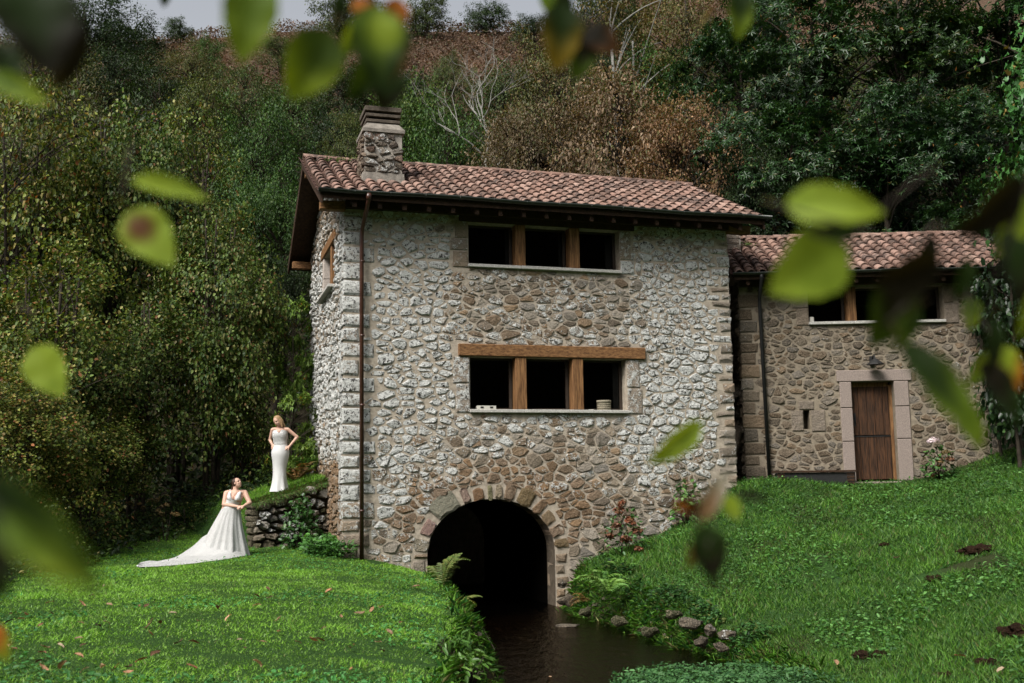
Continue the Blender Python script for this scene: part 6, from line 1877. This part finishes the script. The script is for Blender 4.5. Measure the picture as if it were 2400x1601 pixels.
hanging_twig('dark blurred hazel leaves in the top left corner', [(85, 55, 270, .74, 70, .5, .2, (DG, DB), .085), (150, 120, 200, .5, 100, .9, 0, (DB, DB), .07), (40, 205, 170, .36, 25, .3, .1, (MG, YG), .065), (20, 150, 130, .5, 60, .6, .1, (DG, DG), .06)], (60, -160))
hanging_twig('single green leaf hanging against the sky left of centre', [(572, 45, 215, .62, 100, .15, .1, (MG, lerp(MG, YG, .5)), .08)], (600, -200))
hanging_twig('dark leaf tip hanging from the top edge near the left sky', [(380, -20, 80, .5, 95, .3, .1, (DG, DG), .05)], (380, -150))
hanging_twig('two green leaves and a red-brown one hanging above the mill chimney', [(712, 150, 195, .72, 118, .35, .15, (lerp(MG, DG, .65), YG), .08), (868, 110, 215, .62, 82, .25, .1, (lerp(MG, DG, .3), DG, (YG, -.3, .3)), .085), (905, 45, 110, .6, 100, .4, .1, (OR, DB), .048), (838, 175, 150, .5, 120, .5, .1, (lerp(DG, MG, .4), DG), .065), (888, 205, 110, .85, 100, .4, .1, (DG, DB), .05), (845, 40, 110, .55, 60, .2, .1, (OR, MG), .05), (775, 20, 90, .5, 95, .9, .1, (DG, DB), .045), (905, 120, 150, .5, 95, .4, .1, (DG, lerp(DG, OR, .2)), .065), (800, 95, 120, .35, 110, .6, .1, (YG, MG), .055)], (830, -170))
hanging_twig('brown and green leaves in shade hanging from the top, right of the skyline', [(1285, 85, 170, .62, 95, .3, .1, (DG, lerp(MG, OR, .4)), .075), (1335, 130, 120, .62, 105, .3, .1, (DB, lerp(DG, MG, .5)), .06), (1383, 92, 100, .78, 35, .2, .1, (DB, lerp(DB, OR, .15)), .05), (1262, 12, 80, .6, 70, .3, .1, (MG, YG), .045), (1290, 25, 110, .5, 95, .5, .1, (DG, DG), .05)], (1310, -160))
hanging_twig('green leaf hanging from the top edge before the chestnuts', [(1697, 34, 125, .56, 92, .25, .1, (DG, lerp(MG, YG, .4)), .07), (1622, 38, 60, .26, 120, .6, .1, (TAN, GY), .045)], (1690, -120))
hanging_twig('yellow-green leaf with brown patch floating before the hazels', [(345, 545, 175, .66, 48, .25, .2, (YG, LG, ((.10, .036, .010), .05, .30)), .08), (392, 432, 185, .27, 14, .35, .0, (YG, LG), .08)], (300, 330))
hanging_twig('bright yellow-green leaf above the left lawn shrubs', [(110, 853, 140, .68, 55, .2, .2, (YG, LG), .075)], (40, 700))
hanging_twig('big blurred green leaf in the lower left corner', [(90, 1225, 400, .34, 40, .2, .1, (DG, lerp(MG, DG, .35)), .085), (95, 1270, 260, .26, 38, .1, .1, (MG, YG), .052), (-10, 1300, 170, .5, 75, .3, .1, (DB, DG), .05)], (-160, 1000))
hanging_twig('orange leaf tip at the left frame edge above the lawn', [(-2, 1478, 90, .6, 60, .3, .1, (OR, YG), .05)], (-120, 1380))
hanging_twig('narrow yellow-green leaf before the right part of the mill', [(1550, 1018, 158, .40, 142, .3, .1, (LG, YG), .08)], (1700, 900))
hanging_twig('dry curled leaves hanging between the arch and the slope', [(1640, 1138, 125, .36, -62, .3, .1, (TAN, GY), .055), (1682, 1168, 60, .7, 60, .2, .1, (YG, LG), .03), (1580, 1162, 75, .42, 190, .3, .1, (DB, OR), .035), (1628, 1270, 125, .72, 78, .3, .1, (DG, DB), .055), (1592, 1268, 90, .5, 105, .5, .1, (TAN, lerp(MG, TAN, .5)), .04), (1730, 1140, 90, .25, 10, .4, .1, (DB, DB), .04), (1635, 1320, 70, .45, 85, .3, .1, (DB, DG), .03)], (1690, 980))
hanging_twig('two large bright leaves before the cottage roof', [(1918, 476, 225, .46, 6, .2, .2, (LG, YG), .085), (1856, 612, 225, .76, 146, .12, .2, (lerp(MG, YG, .55), lerp(YG, LG, .5)), .085), (1912, 531, 135, .36, 182, .2, .1, (DG, DB), .043)], (2150, 380))  # last, dark leaf is added as the shadow gap between the two
hanging_twig('dark green leaf before the cottage window', [(2040, 712, 200, .66, 112, .35, .1, (DB, lerp(DG, MG, .45)), .08), (2080, 760, 130, .34, 125, .4, .1, (DG, MG), .055), (2085, 630, 170, .6, 160, .4, .1, (DB, DB), .065), (2120, 590, 120, .5, 120, .4, .1, (DB, DG), .05)], (2180, 520))
hanging_twig('long olive leaf hanging before the right end of the cottage', [(2168, 905, 275, .36, 55, .3, .2, (DG, lerp(MG, YG, .25)), .10), (2225, 975, 130, .5, 60, .2, .1, (MG, lerp(MG, YG, .4)), .055), (2120, 840, 130, .5, 50, .3, .1, (DG, DB), .055)], (2080, 700))
hanging_twig('yellow and orange leaves clustered at the right frame edge', [(2322, 520, 170, .52, 118, .3, .1, (lerp(MG, YG, .5), YG), .075), (2228, 722, 80, .72, 95, .3, .1, (MG, YG), .045), (2352, 700, 170, .34, 96, .3, .1, (LG, YG), .07), (2318, 845, 115, .56, 65, .2, .1, (YG, OR), .06), (2242, 852, 100, .46, 125, .3, .1, (YG, MG), .05), (2275, 480, 230, .5, 140, .5, .1, (DB, DB), .08), (2275, 800, 150, .5, 100, .5, .1, (DG, DB), .055), (2330, 620, 190, .55, 80, .4, .1, (DG, DB), .075), (2300, 905, 170, .5, 60, .4, .1, (DB, DG), .07), (2210, 640, 110, .5, 110, .4, .1, (DG, DG), .05)], (2420, 330))
